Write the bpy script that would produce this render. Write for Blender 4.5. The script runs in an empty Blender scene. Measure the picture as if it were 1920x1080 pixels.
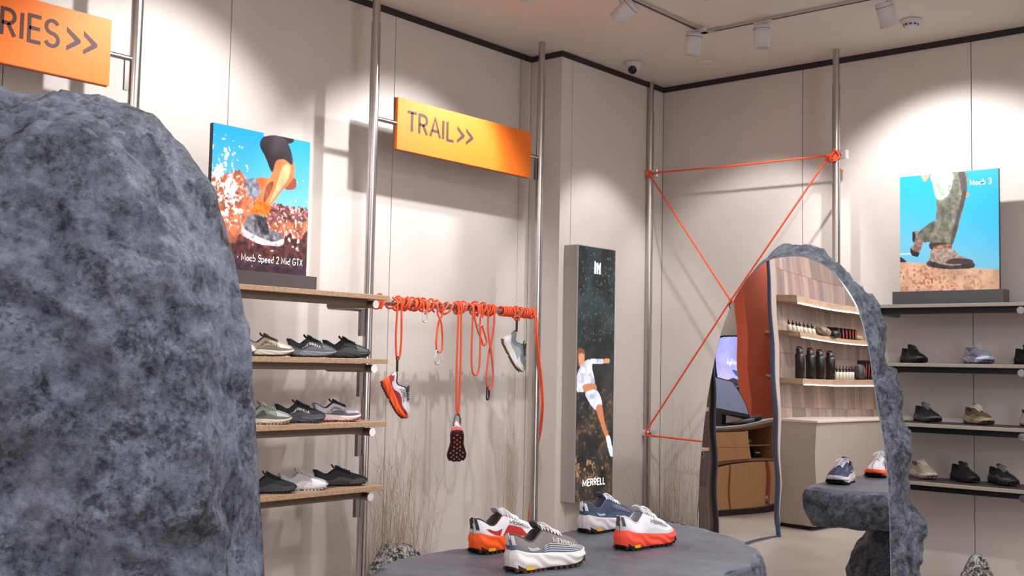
import bpy, bmesh, math, random
import numpy as np
from mathutils import Vector, Matrix, noise
C = bpy.context.scene.collection
SC = bpy.context.scene
rnd = random.Random(7)
PI = math.pi

# ------------------------------------------------------------------ camera
CAM = np.array([3.90606, -6.0551, 1.5])
yaw, pitch, roll = [math.radians(a) for a in (-40.45489, 3.86529, 1.12968)]
FPX = 2096.237
_F = np.array([math.sin(yaw)*math.cos(pitch), math.cos(yaw)*math.cos(pitch), math.sin(pitch)])
_R = np.array([math.cos(yaw), -math.sin(yaw), 0]); _U = np.cross(_R, _F)
_R, _U = _R*math.cos(roll)+_U*math.sin(roll), -_R*math.sin(roll)+_U*math.cos(roll)
cd = bpy.data.cameras.new('camera'); cam = bpy.data.objects.new('camera', cd); C.objects.link(cam)
cd.sensor_width = 36; cd.lens = FPX/1920*36; cd.clip_start = 0.05; cd.clip_end = 100
mw = Matrix.Identity(4)
for i in range(3):
    mw[i][0] = _R[i]; mw[i][1] = _U[i]; mw[i][2] = -_F[i]; mw[i][3] = CAM[i]
cam.matrix_world = mw
SC.camera = cam
# measured photo point -> point on a plane of the room (axis 0/1/2 = x/y/z)
def at(u, v, ax, val):
    d = _F+_R*(u-960)/FPX-_U*(v-540)/FPX
    return Vector(CAM+d*((val-CAM[ax])/d[ax]))

# ------------------------------------------------------------------ world, exposure, light
w = bpy.data.worlds.new('world'); SC.world = w; w.use_nodes = True
w.node_tree.nodes['Background'].inputs[0].default_value = (0.75, 0.72, 0.72, 1)
w.node_tree.nodes['Background'].inputs[1].default_value = 0.12
SC.view_settings.view_transform = 'Standard'; SC.view_settings.look = 'None'
SC.view_settings.gamma = 1; SC.view_settings.use_curve_mapping = False
SC.view_settings.exposure = 0.42
def area(name, loc, size, power, rot=(0, 0, 0), col=(1, .985, .98)):
    l = bpy.data.lights.new(name, 'AREA'); l.shape = 'RECTANGLE'; l.size, l.size_y = size; l.energy = power; l.color = col
    o = bpy.data.objects.new(name, l); o.location = loc; o.rotation_euler = rot; C.objects.link(o); return o
def spot(name, loc, target, power, deg, blend=.55, r=.025, col=(1, .985, .978)):
    l = bpy.data.lights.new(name, 'SPOT'); l.energy = power; l.spot_size = math.radians(deg); l.spot_blend = blend
    l.shadow_soft_size = r; l.color = col
    o = bpy.data.objects.new(name, l); o.location = loc
    o.rotation_euler = (Vector(target)-Vector(loc)).to_track_quat('-Z', 'Y').to_euler(); C.objects.link(o); return o
area('ceiling_fill', (3.6, -3.4, 3.22), (1.2, 2.6), 46)  # overhead area lamps added as soft room fill, without any fixtures
area('ceiling_fill', (2.9, -6.6, 3.22), (2.4, 1.6), 50)
area('ceiling_fill', (1.2, -8.6, 3.22), (2.0, 1.6), 55)
area('ceiling_fill', (3.4, -11.2, 3.22), (2.4, 1.6), 58)
area('ceiling_fill', (6.6, -3.0, 3.22), (1.6, 2.4), 35)
area('side_fill', (8.9, -6.2, 1.5), (5.5, 2.7), 150, (0, math.radians(90), 0), (.98, .99, 1))  # added side fill for ceiling and walls
spot('spot_beam', (.80, -3.45, 3.08), (-.228, -3.62, 2.05), 60, 92)
spot('spot_beam', (.80, -2.15, 3.08), (-.228, -2.10, 2.00), 60, 84)
spot('spot_beam', (.66, -1.50, 3.08), (-.228, -2.35, 2.10), 34, 58)
spot('spot_beam', (.80, -2.95, 3.08), (-.228, -2.70, 1.70), 24, 58)
spot('spot_beam', (.80, -.97, 3.04), (0, -.62, 1.72), 34, 66)
spot('spot_beam', (1.13, -.86, 3.04), (.62, 0, 1.85), 34, 72)
spot('spot_beam', (1.83, -.92, 3.08), (1.86, 0, 2.12), 62, 92)
spot('spot_beam', (1.30, -1.00, 3.04), (1.75, -1.6, 1.6), 30, 62)
spot('spot_beam', (2.9, -2.2, 3.1), (1.9, -1.55, 1.7), 70, 60)
spot('spot_beam', (2.6, -2.2, 3.1), (1.75, -2.9, .9), 70, 52)
spot('spot_beam', (2.0, -3.6, 3.1), (1.65, -5.05, 1.75), 95, 66)
spot('spot_beam', (4.1, -3.6, 3.1), (1.95, -4.9, 1.2), 110, 60)
spot('spot_beam', (1.0, -6.4, 3.1), (-.6, -6.6, 1.9), 70, 95)
spot('spot_beam', (1.0, -7.6, 3.1), (-.4, -8.0, 1.9), 70, 95)
spot('spot_beam', (1.6, -8.2, 3.1), (.3, -8.2, .5), 40, 95)

# ------------------------------------------------------------------ materials
def srgb(r, g, b):
    f = lambda c: ((c/255+.055)/1.055)**2.4 if c > 10 else c/255/12.92
    return (f(r), f(g), f(b), 1)
_mats = {}
def mat(name, col, rough=.6, metal=0, bump=0, bscale=60, var=0, vscale=8, spec=.5, emit=0, stretch=None, bdist=.002):
    key = (name, tuple(col), rough, metal, bump, bscale, var, vscale, spec, emit)
    if key in _mats: return _mats[key]
    m = bpy.data.materials.new(name); m.use_nodes = True; nt = m.node_tree; p = nt.nodes['Principled BSDF']
    c = srgb(*col); p.inputs['Base Color'].default_value = c
    p.inputs['Roughness'].default_value = rough; p.inputs['Metallic'].default_value = metal
    p.inputs['Specular IOR Level'].default_value = spec
    if emit: p.inputs['Emission Color'].default_value = c; p.inputs['Emission Strength'].default_value = emit
    if bump or var:
        tc = nt.nodes.new('ShaderNodeTexCoord'); mp = nt.nodes.new('ShaderNodeMapping'); nt.links.new(tc.outputs['Object'], mp.inputs[0])
        if stretch: mp.inputs['Scale'].default_value = stretch
        if bump:
            n = nt.nodes.new('ShaderNodeTexNoise'); n.inputs['Scale'].default_value = bscale; n.inputs['Detail'].default_value = 4
            b = nt.nodes.new('ShaderNodeBump'); b.inputs['Strength'].default_value = bump; b.inputs['Distance'].default_value = bdist
            nt.links.new(mp.outputs[0], n.inputs['Vector']); nt.links.new(n.outputs['Fac'], b.inputs['Height']); nt.links.new(b.outputs[0], p.inputs['Normal'])
        if var:
            n = nt.nodes.new('ShaderNodeTexNoise'); n.inputs['Scale'].default_value = vscale; n.inputs['Detail'].default_value = 5
            r = nt.nodes.new('ShaderNodeValToRGB'); nt.links.new(mp.outputs[0], n.inputs['Vector']); nt.links.new(n.outputs['Fac'], r.inputs[0])
            r.color_ramp.elements[0].position = .3; r.color_ramp.elements[1].position = .7
            r.color_ramp.elements[0].color = [x*(1-var) for x in c[:3]]+[1]; r.color_ramp.elements[1].color = [min(1, x*(1+var)) for x in c[:3]]+[1]
            nt.links.new(r.outputs[0], p.inputs['Base Color'])
    _mats[key] = m; return m
def vcol_mat(name, rough=.5, emit=0):
    m = bpy.data.materials.new(name); m.use_nodes = True; nt = m.node_tree; p = nt.nodes['Principled BSDF']
    a = nt.nodes.new('ShaderNodeVertexColor'); a.layer_name = 'print'
    nt.links.new(a.outputs[0], p.inputs['Base Color']); p.inputs['Roughness'].default_value = rough
    if emit: nt.links.new(a.outputs[0], p.inputs['Emission Color']); p.inputs['Emission Strength'].default_value = emit
    return m
def rock_mat(name, dark, mid, light, scale=14, bump=.9, pits=False, bd=.012, lo=.36, hi=.66):
    m = bpy.data.materials.new(name); m.use_nodes = True; nt = m.node_tree; N = nt.nodes; L = nt.links; p = N['Principled BSDF']
    tc = N.new('ShaderNodeTexCoord')
    n1 = N.new('ShaderNodeTexNoise'); n1.inputs['Scale'].default_value = scale; n1.inputs['Detail'].default_value = 12; n1.inputs['Roughness'].default_value = .78
    n1.inputs['Distortion'].default_value = .0
    n2 = N.new('ShaderNodeTexNoise'); n2.inputs['Scale'].default_value = scale*.28; n2.inputs['Detail'].default_value = 5; n2.inputs['Roughness'].default_value = .6
    for n in (n1, n2): L.new(tc.outputs['Object'], n.inputs['Vector'])
    mix = N.new('ShaderNodeMath'); mix.operation = 'MULTIPLY_ADD'; mix.inputs[1].default_value = .72
    sc2 = N.new('ShaderNodeMath'); sc2.operation = 'MULTIPLY'; sc2.inputs[1].default_value = .28
    L.new(n2.outputs['Fac'], sc2.inputs[0]); L.new(n1.outputs['Fac'], mix.inputs[0]); L.new(sc2.outputs[0], mix.inputs[2])
    r = N.new('ShaderNodeValToRGB'); cr = r.color_ramp
    cr.elements[0].position = lo; cr.elements[0].color = srgb(*dark); cr.elements[1].position = hi; cr.elements[1].color = srgb(*light)
    e = cr.elements.new(lo+(hi-lo)*.36); e.color = srgb(*mid)
    L.new(mix.outputs[0], r.inputs[0])
    # clusters of dark pits between the crumbs of the coating
    n4 = N.new('ShaderNodeTexNoise'); n4.inputs['Scale'].default_value = scale*3.6; n4.inputs['Detail'].default_value = 6; n4.inputs['Roughness'].default_value = .6
    n5 = N.new('ShaderNodeTexNoise'); n5.inputs['Scale'].default_value = scale*.38; n5.inputs['Detail'].default_value = 3
    for n in (n4, n5): L.new(tc.outputs['Object'], n.inputs['Vector'])
    a4 = N.new('ShaderNodeMath'); a4.operation = 'MULTIPLY_ADD'; a4.inputs[1].default_value = .9; L.new(n5.outputs['Fac'], a4.inputs[0]); L.new(n4.outputs['Fac'], a4.inputs[2])
    mr_ = N.new('ShaderNodeMapRange'); mr_.inputs['From Min'].default_value = 1.0; mr_.inputs['From Max'].default_value = 1.16; mr_.inputs['To Max'].default_value = .72 if pits else 0
    L.new(a4.outputs[0], mr_.inputs['Value'])
    mx = N.new('ShaderNodeMix'); mx.data_type = 'RGBA'; mx.inputs[7].default_value = srgb(*dark); L.new(mr_.outputs[0], mx.inputs[0]); L.new(r.outputs[0], mx.inputs[6]); L.new(mx.outputs[2], p.inputs['Base Color'])
    p.inputs['Roughness'].default_value = .45; p.inputs['Specular IOR Level'].default_value = .45
    n3 = N.new('ShaderNodeTexNoise'); n3.inputs['Scale'].default_value = scale*3.2; n3.inputs['Detail'].default_value = 8; n3.inputs['Roughness'].default_value = .75
    L.new(tc.outputs['Object'], n3.inputs['Vector'])
    ad = N.new('ShaderNodeMath'); ad.operation = 'ADD'; L.new(n1.outputs['Fac'], ad.inputs[0]); L.new(n3.outputs['Fac'], ad.inputs[1])
    b = N.new('ShaderNodeBump'); b.inputs['Strength'].default_value = bump; b.inputs['Distance'].default_value = bd
    L.new(ad.outputs[0], b.inputs['Height']); L.new(b.outputs[0], p.inputs['Normal'])
    return m
def wood_mat(name, a, b, axis=1):
    m = bpy.data.materials.new(name); m.use_nodes = True; nt = m.node_tree; N = nt.nodes; L = nt.links; p = N['Principled BSDF']
    tc = N.new('ShaderNodeTexCoord'); mp = N.new('ShaderNodeMapping'); s = [70, 70, 70]; s[axis] = 3; mp.inputs['Scale'].default_value = s
    n = N.new('ShaderNodeTexNoise'); n.inputs['Scale'].default_value = 1; n.inputs['Detail'].default_value = 5
    r = N.new('ShaderNodeValToRGB'); r.color_ramp.elements[0].color = srgb(*a); r.color_ramp.elements[1].color = srgb(*b)
    r.color_ramp.elements[0].position = .3; r.color_ramp.elements[1].position = .7
    L.new(tc.outputs['Object'], mp.inputs[0]); L.new(mp.outputs[0], n.inputs['Vector']); L.new(n.outputs['Fac'], r.inputs[0]); L.new(r.outputs[0], p.inputs['Base Color'])
    p.inputs['Roughness'].default_value = .5
    return m
WALL = mat('wall_plaster', (210, 202, 197), .85, bump=.25, bscale=160, var=.03, vscale=3, spec=.2)
CEIL = mat('ceiling_paint', (218, 209, 201), .9, spec=.15)
FLOOR = mat('polished_concrete', (164, 153, 142), .38, var=.10, vscale=2.2, bump=.05, bscale=40)
GAP = mat('dark_reveal', (46, 41, 40), .8)
STEEL = mat('brushed_steel', (190, 186, 184), .24, 1, bump=.12, bscale=300, stretch=(1, 1, .02))
STEEL2 = mat('dull_steel', (128, 122, 118), .38, 1)
CHROME = mat('chrome', (232, 232, 238), .28, .85)
BLACK = mat('black_plastic', (22, 22, 24), .45)
WHITE = mat('white_plastic', (205, 203, 205), .5)
ORANGE = mat('orange_sign_paint', (248, 122, 34), .5, spec=.3)
INK = mat('brown_black_ink', (72, 42, 42), .6)
ROPE = mat('orange_rope', (238, 88, 44), .6, bump=.6, bscale=500, bdist=.001)
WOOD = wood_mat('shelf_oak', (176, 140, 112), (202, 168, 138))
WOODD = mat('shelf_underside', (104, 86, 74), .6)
GREYSH = mat('grey_laminate_shelf', (150, 140, 130), .5)
DARKSH = mat('dark_shelf_surface', (66, 58, 56), .5)
SLATE = mat('slate_grey_stand', (74, 70, 72), .55)
ROCK = rock_mat('painted_rock', (24, 28, 40), (97, 103, 120), (148, 155, 176), 24, 1.0, True, bd=.012, lo=.39, hi=.64)
ROCK2 = rock_mat('painted_rock_fine', (28, 31, 42), (100, 106, 122), (166, 174, 194), 30, 1.0, True, bd=.012, lo=.39, hi=.66)
TABLEM = rock_mat('painted_stone_table', (46, 50, 60), (84, 88, 100), (118, 122, 136), 6, .35, bd=.004, lo=.3, hi=.72)
SPECK = rock_mat('speckled_stone', (40, 38, 38), (150, 146, 142), (240, 238, 236), 75, 1.0, bd=.01, lo=.46, hi=.56)
MIRROR = mat('mirror_glass', (235, 234, 236), .0, 1)
STRAW = mat('dry_straw', (178, 150, 124), .8)
LED = mat('led_strip', (255, 246, 236), .5, emit=6)

# ------------------------------------------------------------------ mesh helpers
class MB:
    def __init__(s): s.v = []; s.f = []; s.sm = []
    def add(s, vs, fs, smooth=True):
        o = len(s.v); s.v += [Vector(v) for v in vs]; s.f += [[i+o for i in f] for f in fs]; s.sm += [smooth]*len(fs); return s
    def box(s, lo, hi, bev=0, m=None):
        lo, hi = [min(a, b) for a, b in zip(lo, hi)], [max(a, b) for a, b in zip(lo, hi)]
        if bev <= 0:
            vs = [(x, y, z) for z in (lo[2], hi[2]) for y in (lo[1], hi[1]) for x in (lo[0], hi[0])]
            fs = [(0, 2, 3, 1), (4, 5, 7, 6), (0, 1, 5, 4), (2, 6, 7, 3), (0, 4, 6, 2), (1, 3, 7, 5)]
        else:
            b = bmesh.new(); bmesh.ops.create_cube(b, size=1)
            for q in b.verts: q.co = Vector([(lo[i]+hi[i])/2+q.co[i]*(hi[i]-lo[i]) for i in range(3)])
            bmesh.ops.bevel(b, geom=b.edges[:], offset=bev, segments=1, affect='EDGES')
            b.verts.index_update(); vs = [q.co.copy() for q in b.verts]; fs = [[q.index for q in f.verts] for f in b.faces]; b.free()
        if m: vs = [m @ Vector(v) for v in vs]
        return s.add(vs, fs, False)
    def tube(s, pts, r, n=10, closed=False, caps=True, rr=None):
        pts = [Vector(p) for p in pts]; P = []
        for p in pts:
            if not P or (p-P[-1]).length > 1e-6: P.append(p)
        K = len(P); vs = []; up = None
        for i, p in enumerate(P):
            a = P[(i-1) % K] if (closed or i > 0) else p; b = P[(i+1) % K] if (closed or i < K-1) else p
            t = (b-a).normalized()
            if up is None: up = Vector((0, 0, 1)) if abs(t.z) < .9 else Vector((1, 0, 0))
            x = up-t*up.dot(t)
            if x.length < 1e-6: x = t.orthogonal()
            x.normalize(); up = x; y = t.cross(x); R = rr[i] if rr else r
            for k in range(n):
                q = 2*PI*k/n; vs.append(p+(x*math.cos(q)+y*math.sin(q))*R)
        fs = []
        for i in range(K if closed else K-1):
            j = (i+1) % K
            for k in range(n): fs.append((i*n+k, i*n+(k+1) % n, j*n+(k+1) % n, j*n+k))
        s.add(vs, fs)
        if caps and not closed: s.add(vs[:n], [tuple(range(n))[::-1]], False); s.add(vs[-n:], [tuple(range(n))], False)
        return s
    def lathe(s, prof, o=(0, 0, 0), n=24, m=None):
        vs = []; o = Vector(o)
        for r, z in prof:
            for k in range(n): vs.append(Vector((r*math.cos(2*PI*k/n), r*math.sin(2*PI*k/n), z)))
        if m: vs = [m @ v for v in vs]
        vs = [v+o for v in vs]
        fs = [(i*n+k, i*n+(k+1) % n, (i+1)*n+(k+1) % n, (i+1)*n+k) for i in range(len(prof)-1) for k in range(n)]
        return s.add(vs, fs)
    def prism(s, poly, z0, z1, m=None):
        n = len(poly); vs = [(x, y, z0) for x, y in poly]+[(x, y, z1) for x, y in poly]
        if m: vs = [m @ Vector(v) for v in vs]
        return s.add(vs, [tuple(range(n))[::-1], tuple(range(n, 2*n))]+[(i, (i+1) % n, n+(i+1) % n, n+i) for i in range(n)], False)
    def grid(s, rows, cu=False, cv=False):
        nr, nc = len(rows), len(rows[0]); vs = [p for r in rows for p in r]; fs = []
        for i in range(nr if cu else nr-1):
            for j in range(nc if cv else nc-1):
                a, b = (i+1) % nr, (j+1) % nc; fs.append((i*nc+j, i*nc+b, a*nc+b, a*nc+j))
        return s.add(vs, fs)
    def build(s, name, m, parent=None, xf=None, recalc=True, origin=None):
        vs = [xf @ v for v in s.v] if xf else s.v
        if origin is not None: vs = [v-Vector(origin) for v in vs]
        me = bpy.data.meshes.new(name); me.from_pydata([tuple(v) for v in vs], [], s.f)
        me.polygons.foreach_set('use_smooth', s.sm)
        if recalc:
            b = bmesh.new(); b.from_mesh(me); bmesh.ops.recalc_face_normals(b, faces=b.faces[:]); b.to_mesh(me); b.free()
        me.materials.append(m); me.update()
        o = bpy.data.objects.new(name, me); C.objects.link(o)
        if origin is not None: o.location = origin
        if parent: o.parent = parent
        return o
def tag(o, label=None, cat=None, group=None, kind=None):
    for k, v in (('label', label), ('category', cat), ('group', group), ('kind', kind)):
        if v: o[k] = v
    return o
def thing(name, label, cat, loc=(0, 0, 0), rotz=0, group=None, mtx=None):
    o = bpy.data.objects.new(name, None); C.objects.link(o); o.empty_display_size = .05
    if mtx: o.matrix_basis = mtx
    else: o.location = loc; o.rotation_euler = (0, 0, rotz)
    return tag(o, label, cat, group)
def smooth_path(pts, k=8, closed=False):
    P = [Vector(p) for p in pts]; n = len(P); out = []
    for i in range(n if closed else n-1):
        g = (lambda j: P[j % n]) if closed else (lambda j: P[min(max(j, 0), n-1)])
        a, b, c, d = g(i-1), g(i), g(i+1), g(i+2)
        for q in range(k):
            t = q/k; out.append(.5*((2*b)+(c-a)*t+(2*a-5*b+4*c-d)*t*t+(3*b-a-3*c+d)*t**3))
    if not closed: out.append(P[-1])
    return out
_tx = {}
def arc(cx, cy, rx, ry, a0, a1, n=12): return [(cx+rx*math.cos(math.radians(a0+(a1-a0)*k/n)), cy+ry*math.sin(math.radians(a0+(a1-a0)*k/n))) for k in range(n+1)]
GLY = {  # letters as pen strokes: (advance width, strokes)
 'A': (.70, [[(0, 0), (.33, 1), (.66, 0)], [(.12, .32), (.54, .32)]]), 'C': (.70, [arc(.34, .5, .33, .5, 45, 315, 20)]),
 'E': (.58, [[(.52, 1), (.04, 1), (.04, 0), (.52, 0)], [(.04, .52), (.48, .52)]]), 'I': (.20, [[(.06, 0), (.06, 1)]]),
 'L': (.52, [[(.04, 1), (.04, 0), (.48, 0)]]), 'M': (.96, [[(.05, 0), (.05, .96), (.43, .16), (.81, .96), (.81, 0)]]),
 'O': (.76, [arc(.36, .5, .34, .5, 0, 360, 28)]), 'P': (.62, [[(.04, 0), (.04, 1), (.28, 1)]+arc(.28, .73, .26, .27, 90, -90)[1:]+[(.04, .46)]]),
 'R': (.66, [[(.04, 0), (.04, 1), (.28, 1)]+arc(.28, .74, .26, .26, 90, -90)[1:]+[(.04, .48)], [(.28, .48), (.56, 0)]]),
 'S': (.62, [arc(.29, .75, .25, .25, 25, 270, 14)+arc(.29, .25, .27, .25, 90, -160, 14)[1:]]),
 'T': (.62, [[(0, 1), (.58, 1)], [(.29, 1), (.29, 0)]]), 'G': (.74, [arc(.34, .5, .33, .5, 45, 340, 20)+[(.66, .44), (.38, .44)]]),
 'X': (.66, [[(0, 0), (.58, 1)], [(0, 1), (.58, 0)]]), 'a': (.56, [arc(.24, .26, .22, .26, 0, 360, 18), [(.46, .55), (.46, 0)]]),
 'b': (.58, [arc(.26, .26, .22, .26, 0, 360, 18), [(.04, 1), (.04, 0)]]), 'd': (.58, [arc(.24, .26, .22, .26, 0, 360, 18), [(.46, 1), (.46, 0)]]),
 'e': (.56, [[(.03, .27), (.46, .27)]+arc(.245, .27, .22, .27, 0, 320, 18)]), 'i': (.20, [[(.06, 0), (.06, .53)], [(.06, .86), (.06, .96)]]),
 'l': (.20, [[(.06, 0), (.06, 1)]]), 'o': (.56, [arc(.25, .26, .22, .26, 0, 360, 18)]), 'p': (.58, [arc(.26, .26, .22, .26, 0, 360, 18), [(.04, .54), (.04, -.28)]]),
 'g': (.58, [arc(.24, .26, .22, .26, 0, 360, 18), [(.46, .54), (.46, -.12)]+arc(.25, -.1, .21, .18, 0, -150, 10)[1:]]), 't': (.34, [[(.13, .78), (.13, .12)]+arc(.25, .12, .12, .12, 180, 290, 6)[1:], [(0, .53), (.30, .53)]]),
 'y': (.50, [[(0, .53), (.22, 0)], [(.44, .53), (.16, -.26)]]), '2': (.58, [arc(.27, .72, .24, .27, 170, -30, 12)+[(.03, 0), (.53, 0)]]),
 '3': (.58, [arc(.26, .76, .22, .24, 160, -90, 12)+arc(.26, .26, .25, .27, 90, -160, 12)]), ' ': (.30, [])}
def text2d(body, w=.06):
    """grotesque lettering from pen strokes; returns unit box outline faces and cap height based aspect"""
    if (body, w) in _tx: return _tx[(body, w)]
    w = max(w, .055); vs, fs, x = [], [], 0
    for ch in body:
        adv, st = GLY[ch]
        for P in st:
            n = len(P); cl = math.dist(P[0], P[-1]) < 1e-6; o = len(vs)
            if cl: P = P[:-1]; n -= 1
            for i in range(n):
                p = P[i]; a = P[i-1] if (i or cl) else None; b = P[(i+1) % n] if (i < n-1 or cl) else None
                nm = lambda u, v: (lambda l: (-(v[1]-u[1])/l, (v[0]-u[0])/l))(math.dist(u, v) or 1)
                n1 = nm(a, p) if a else None; n2 = nm(p, b) if b else None
                if n1 and n2:
                    m = (n1[0]+n2[0], n1[1]+n2[1]); l = math.hypot(*m) or 1; m = (m[0]/l, m[1]/l); k = min(1.5, 1/max(.2, m[0]*n1[0]+m[1]*n1[1]))
                else: m = n1 or n2; k = 1
                vs += [(x+p[0]+m[0]*w*k, p[1]+m[1]*w*k), (x+p[0]-m[0]*w*k, p[1]-m[1]*w*k)]
            for i in range(n if cl else n-1):
                j = (i+1) % n; fs.append((o+2*i, o+2*i+1, o+2*j+1, o+2*j))
        x += adv+.04+w*1.1
    x0 = min(v[0] for v in vs); x1 = max(v[0] for v in vs)
    vs = [((a-x0)/(x1-x0), b) for a, b in vs]
    _tx[(body, w)] = (vs, fs, x1-x0); return _tx[(body, w)]
def lettering(body, fn, parent, m, bold=0.0, name='lettering', xf=None):
    vs, fs, _ = text2d(body, bold); mb = MB(); mb.add([fn(x, y) for x, y in vs], fs, False)
    return mb.build(name, m, parent, xf=xf, recalc=False)
def ident(o, lo=None): return o

# ------------------------------------------------------------------ room shell
H = 3.30
def struct(name, mb, m, parent=None, label=None):
    o = mb.build(name, m, parent)
    if not parent: o['kind'] = 'structure'
    if label: o['label'] = label
    return o
struct('floor', MB().box((-2.2, -15, -.1), (9, .3, 0)), FLOOR, label='grey brown polished concrete floor')
struct('ceiling', MB().box((-2.2, -15, H), (9, .3, H+.1)), CEIL, label='pale beige painted ceiling')
wl = struct('wall_left', MB().box((-.40, -4.62, 0), (-.245, -1.07, H)), GAP, label='left wall of tall beige plaster panels')
ys = [-4.62, -4.165, -3.165, -2.165, -1.165, -1.069]
for a, b in zip(ys, ys[1:]): MB().box((-.245, a+.002, 0), (-.228, b-.002, H-.032), .001).build('wall_panel', WALL, wl)
pier = struct('wall_pier', MB().box((-.40, -1.052, 0), (-.017, .2, H)), GAP, label='projecting beige wall pier behind the tall light box')
MB().box((-.228, -1.069, 0), (-.0175, -1.052, H-.032)).build('wall_panel', WALL, pier)
for a, b in ((-1.069, -.969), (-.965, -.001)): MB().box((-.0172, a, 0), (0, b, H-.032)).build('wall_panel', WALL, pier)
wr = struct('wall_right', MB().box((-.017, .017, 0), (9, .2, H)), GAP, label='right wall of tall beige plaster panels')
xs = [0, .97, 1.938, 2.906, 3.874, 4.842, 9]
for a, b in zip(xs, xs[1:]): MB().box((a+.002, 0, 0), (b-.002, .017, H-.032), .001).build('wall_panel', WALL, wr)
struct('wall_far', MB().box((9, -15, 0), (9.15, .3, H)), WALL)
struct('wall_back', MB().box((-2.2, -15.15, 0), (9, -15, H)), WALL)
struct('trim_1', MB().box((-.236, -4.62, H-.032), (-.219, -1.069, H)).box((-.236, -1.078, H-.032), (-.009, -1.060, H))
       .box((-.009, -1.078, H-.032), (.009, -.0, H)).box((-.009, -.009, H-.032), (9, .008, H)), GAP, label='dark shadow gap strip along the wall tops')

# ------------------------------------------------------------------ mirror of the room seen in the arch: real positions of what it shows
_mn = Vector((-.0556, .9985, 0)).normalized(); _mq = Vector((1.4735, -1.4965, .9))
def refl(q, n):
    m = Matrix.Identity(4)
    for i in range(3):
        for j in range(3): m[i][j] -= 2*n[i]*n[j]
    t = 2*q.dot(n)*n
    for i in range(3): m[i][3] = t[i]
    return m
RF = refl(_mq, _mn)
def V(x, y, z=0): return RF @ Vector((x, y, z))

# ------------------------------------------------------------------ steel poles
def pole(x, y, label, top=H):
    t = thing('steel_pole', label, 'pole', (x, y, 0), group='floor to ceiling steel poles')
    MB().tube([(0, 0, .01), (0, 0, top-.20)], .0225, 24).build('tube', STEEL, t)
    MB().tube([(0, 0, top-.22), (0, 0, top)], .0185, 24).build('top_sleeve', STEEL, t)
    MB().lathe([(0, .012), (.05, .012), (.05, 0), (0, 0)], n=24).build('base_plate', STEEL2, t)
    return t
pole(.02, -3.771, 'steel pole between the ACCESSORIES sign and the leftmost poster')
pole(.02, -2.528, 'steel pole between the wooden shoe shelves and the rope bar')
pole(.02, -1.280, 'steel pole at the inner end of the TRAIL sign and rope bar')
pole(.02, -.177, 'steel pole in the room corner beside the tall light box')
pole(1.26, -.18, 'steel pole rising behind the arch mirror')

# ------------------------------------------------------------------ orange signs
def sign(y0, y1, pl, pr, body, tx0, tx1, tz0, tz1, label, group='orange hanging signs'):
    t = thing('hanging_sign', label, 'sign', (.02, (y0+y1)/2, 2.517), group=group); yc = (y0+y1)/2
    MB().box((-.012, y0-yc, 0), (.012, y1-yc, .253), .001).build('sign_board', ORANGE, t)
    MB().box((-.0135, y0-yc-.002, -.002), (-.006, y1-yc+.002, .255)).build('back_plate', STEEL2, t)
    f = lambda x, z: Vector((.0135, tx0-yc+x*(tx1-tx0), tz0+z*(tz1-tz0)))
    lettering(body, f, t, INK, .072)
    aw = (tz1-tz0)*.86; ax = tx1+.026
    for k in range(2):
        a = ax+k*.066; m0 = (tz0+tz1)/2-.002; h = aw/2; th = .016
        P = [(a, m0+h), (a+.054, m0+.002), (a+.054, m0-.010), (a, m0-h-.008), (a, m0-h+.010), (a+.032, m0-.004), (a, m0+h-.018)]
        mb = MB(); mb.prism([(p[0]-yc, p[1]) for p in P], 0, .0008, Matrix(((0, 0, 1, .0125), (1, 0, 0, 0), (0, 1, 0, 0), (0, 0, 0, 1))))
        mb.build('arrow', INK, t)
    for a, b in ((pl+.02, y0), (y1, pr-.02))[(0 if pl > -4 else 1):]:
        MB().tube([(0, a-yc, .126), (0, b-yc, .126)], .011, 14).build('cross_bar', STEEL, t)
    MB().box((-.006, pr-yc-.045, .0), (.006, pr-yc-.028, .115)).build('bracket', STEEL2, t)
    if pl < -4: MB().tube([(-.245, y0-yc+.3, .126), (-.008, y0-yc+.3, .126)], .011, 14).build('wall_bracket', STEEL, t)
    return t
sign(-2.384, -1.374, -2.528, -1.280, 'TRAIL', -2.317, -1.992, .100, .193, 'orange rectangular sign reading TRAIL with two arrows', )
sign(-4.885, -3.882, -5.021, -3.771, 'ACCESSORIES', -4.80, -4.083, .100, .193, 'orange sign ending in RIES with two arrows, cut by the frame')

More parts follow.
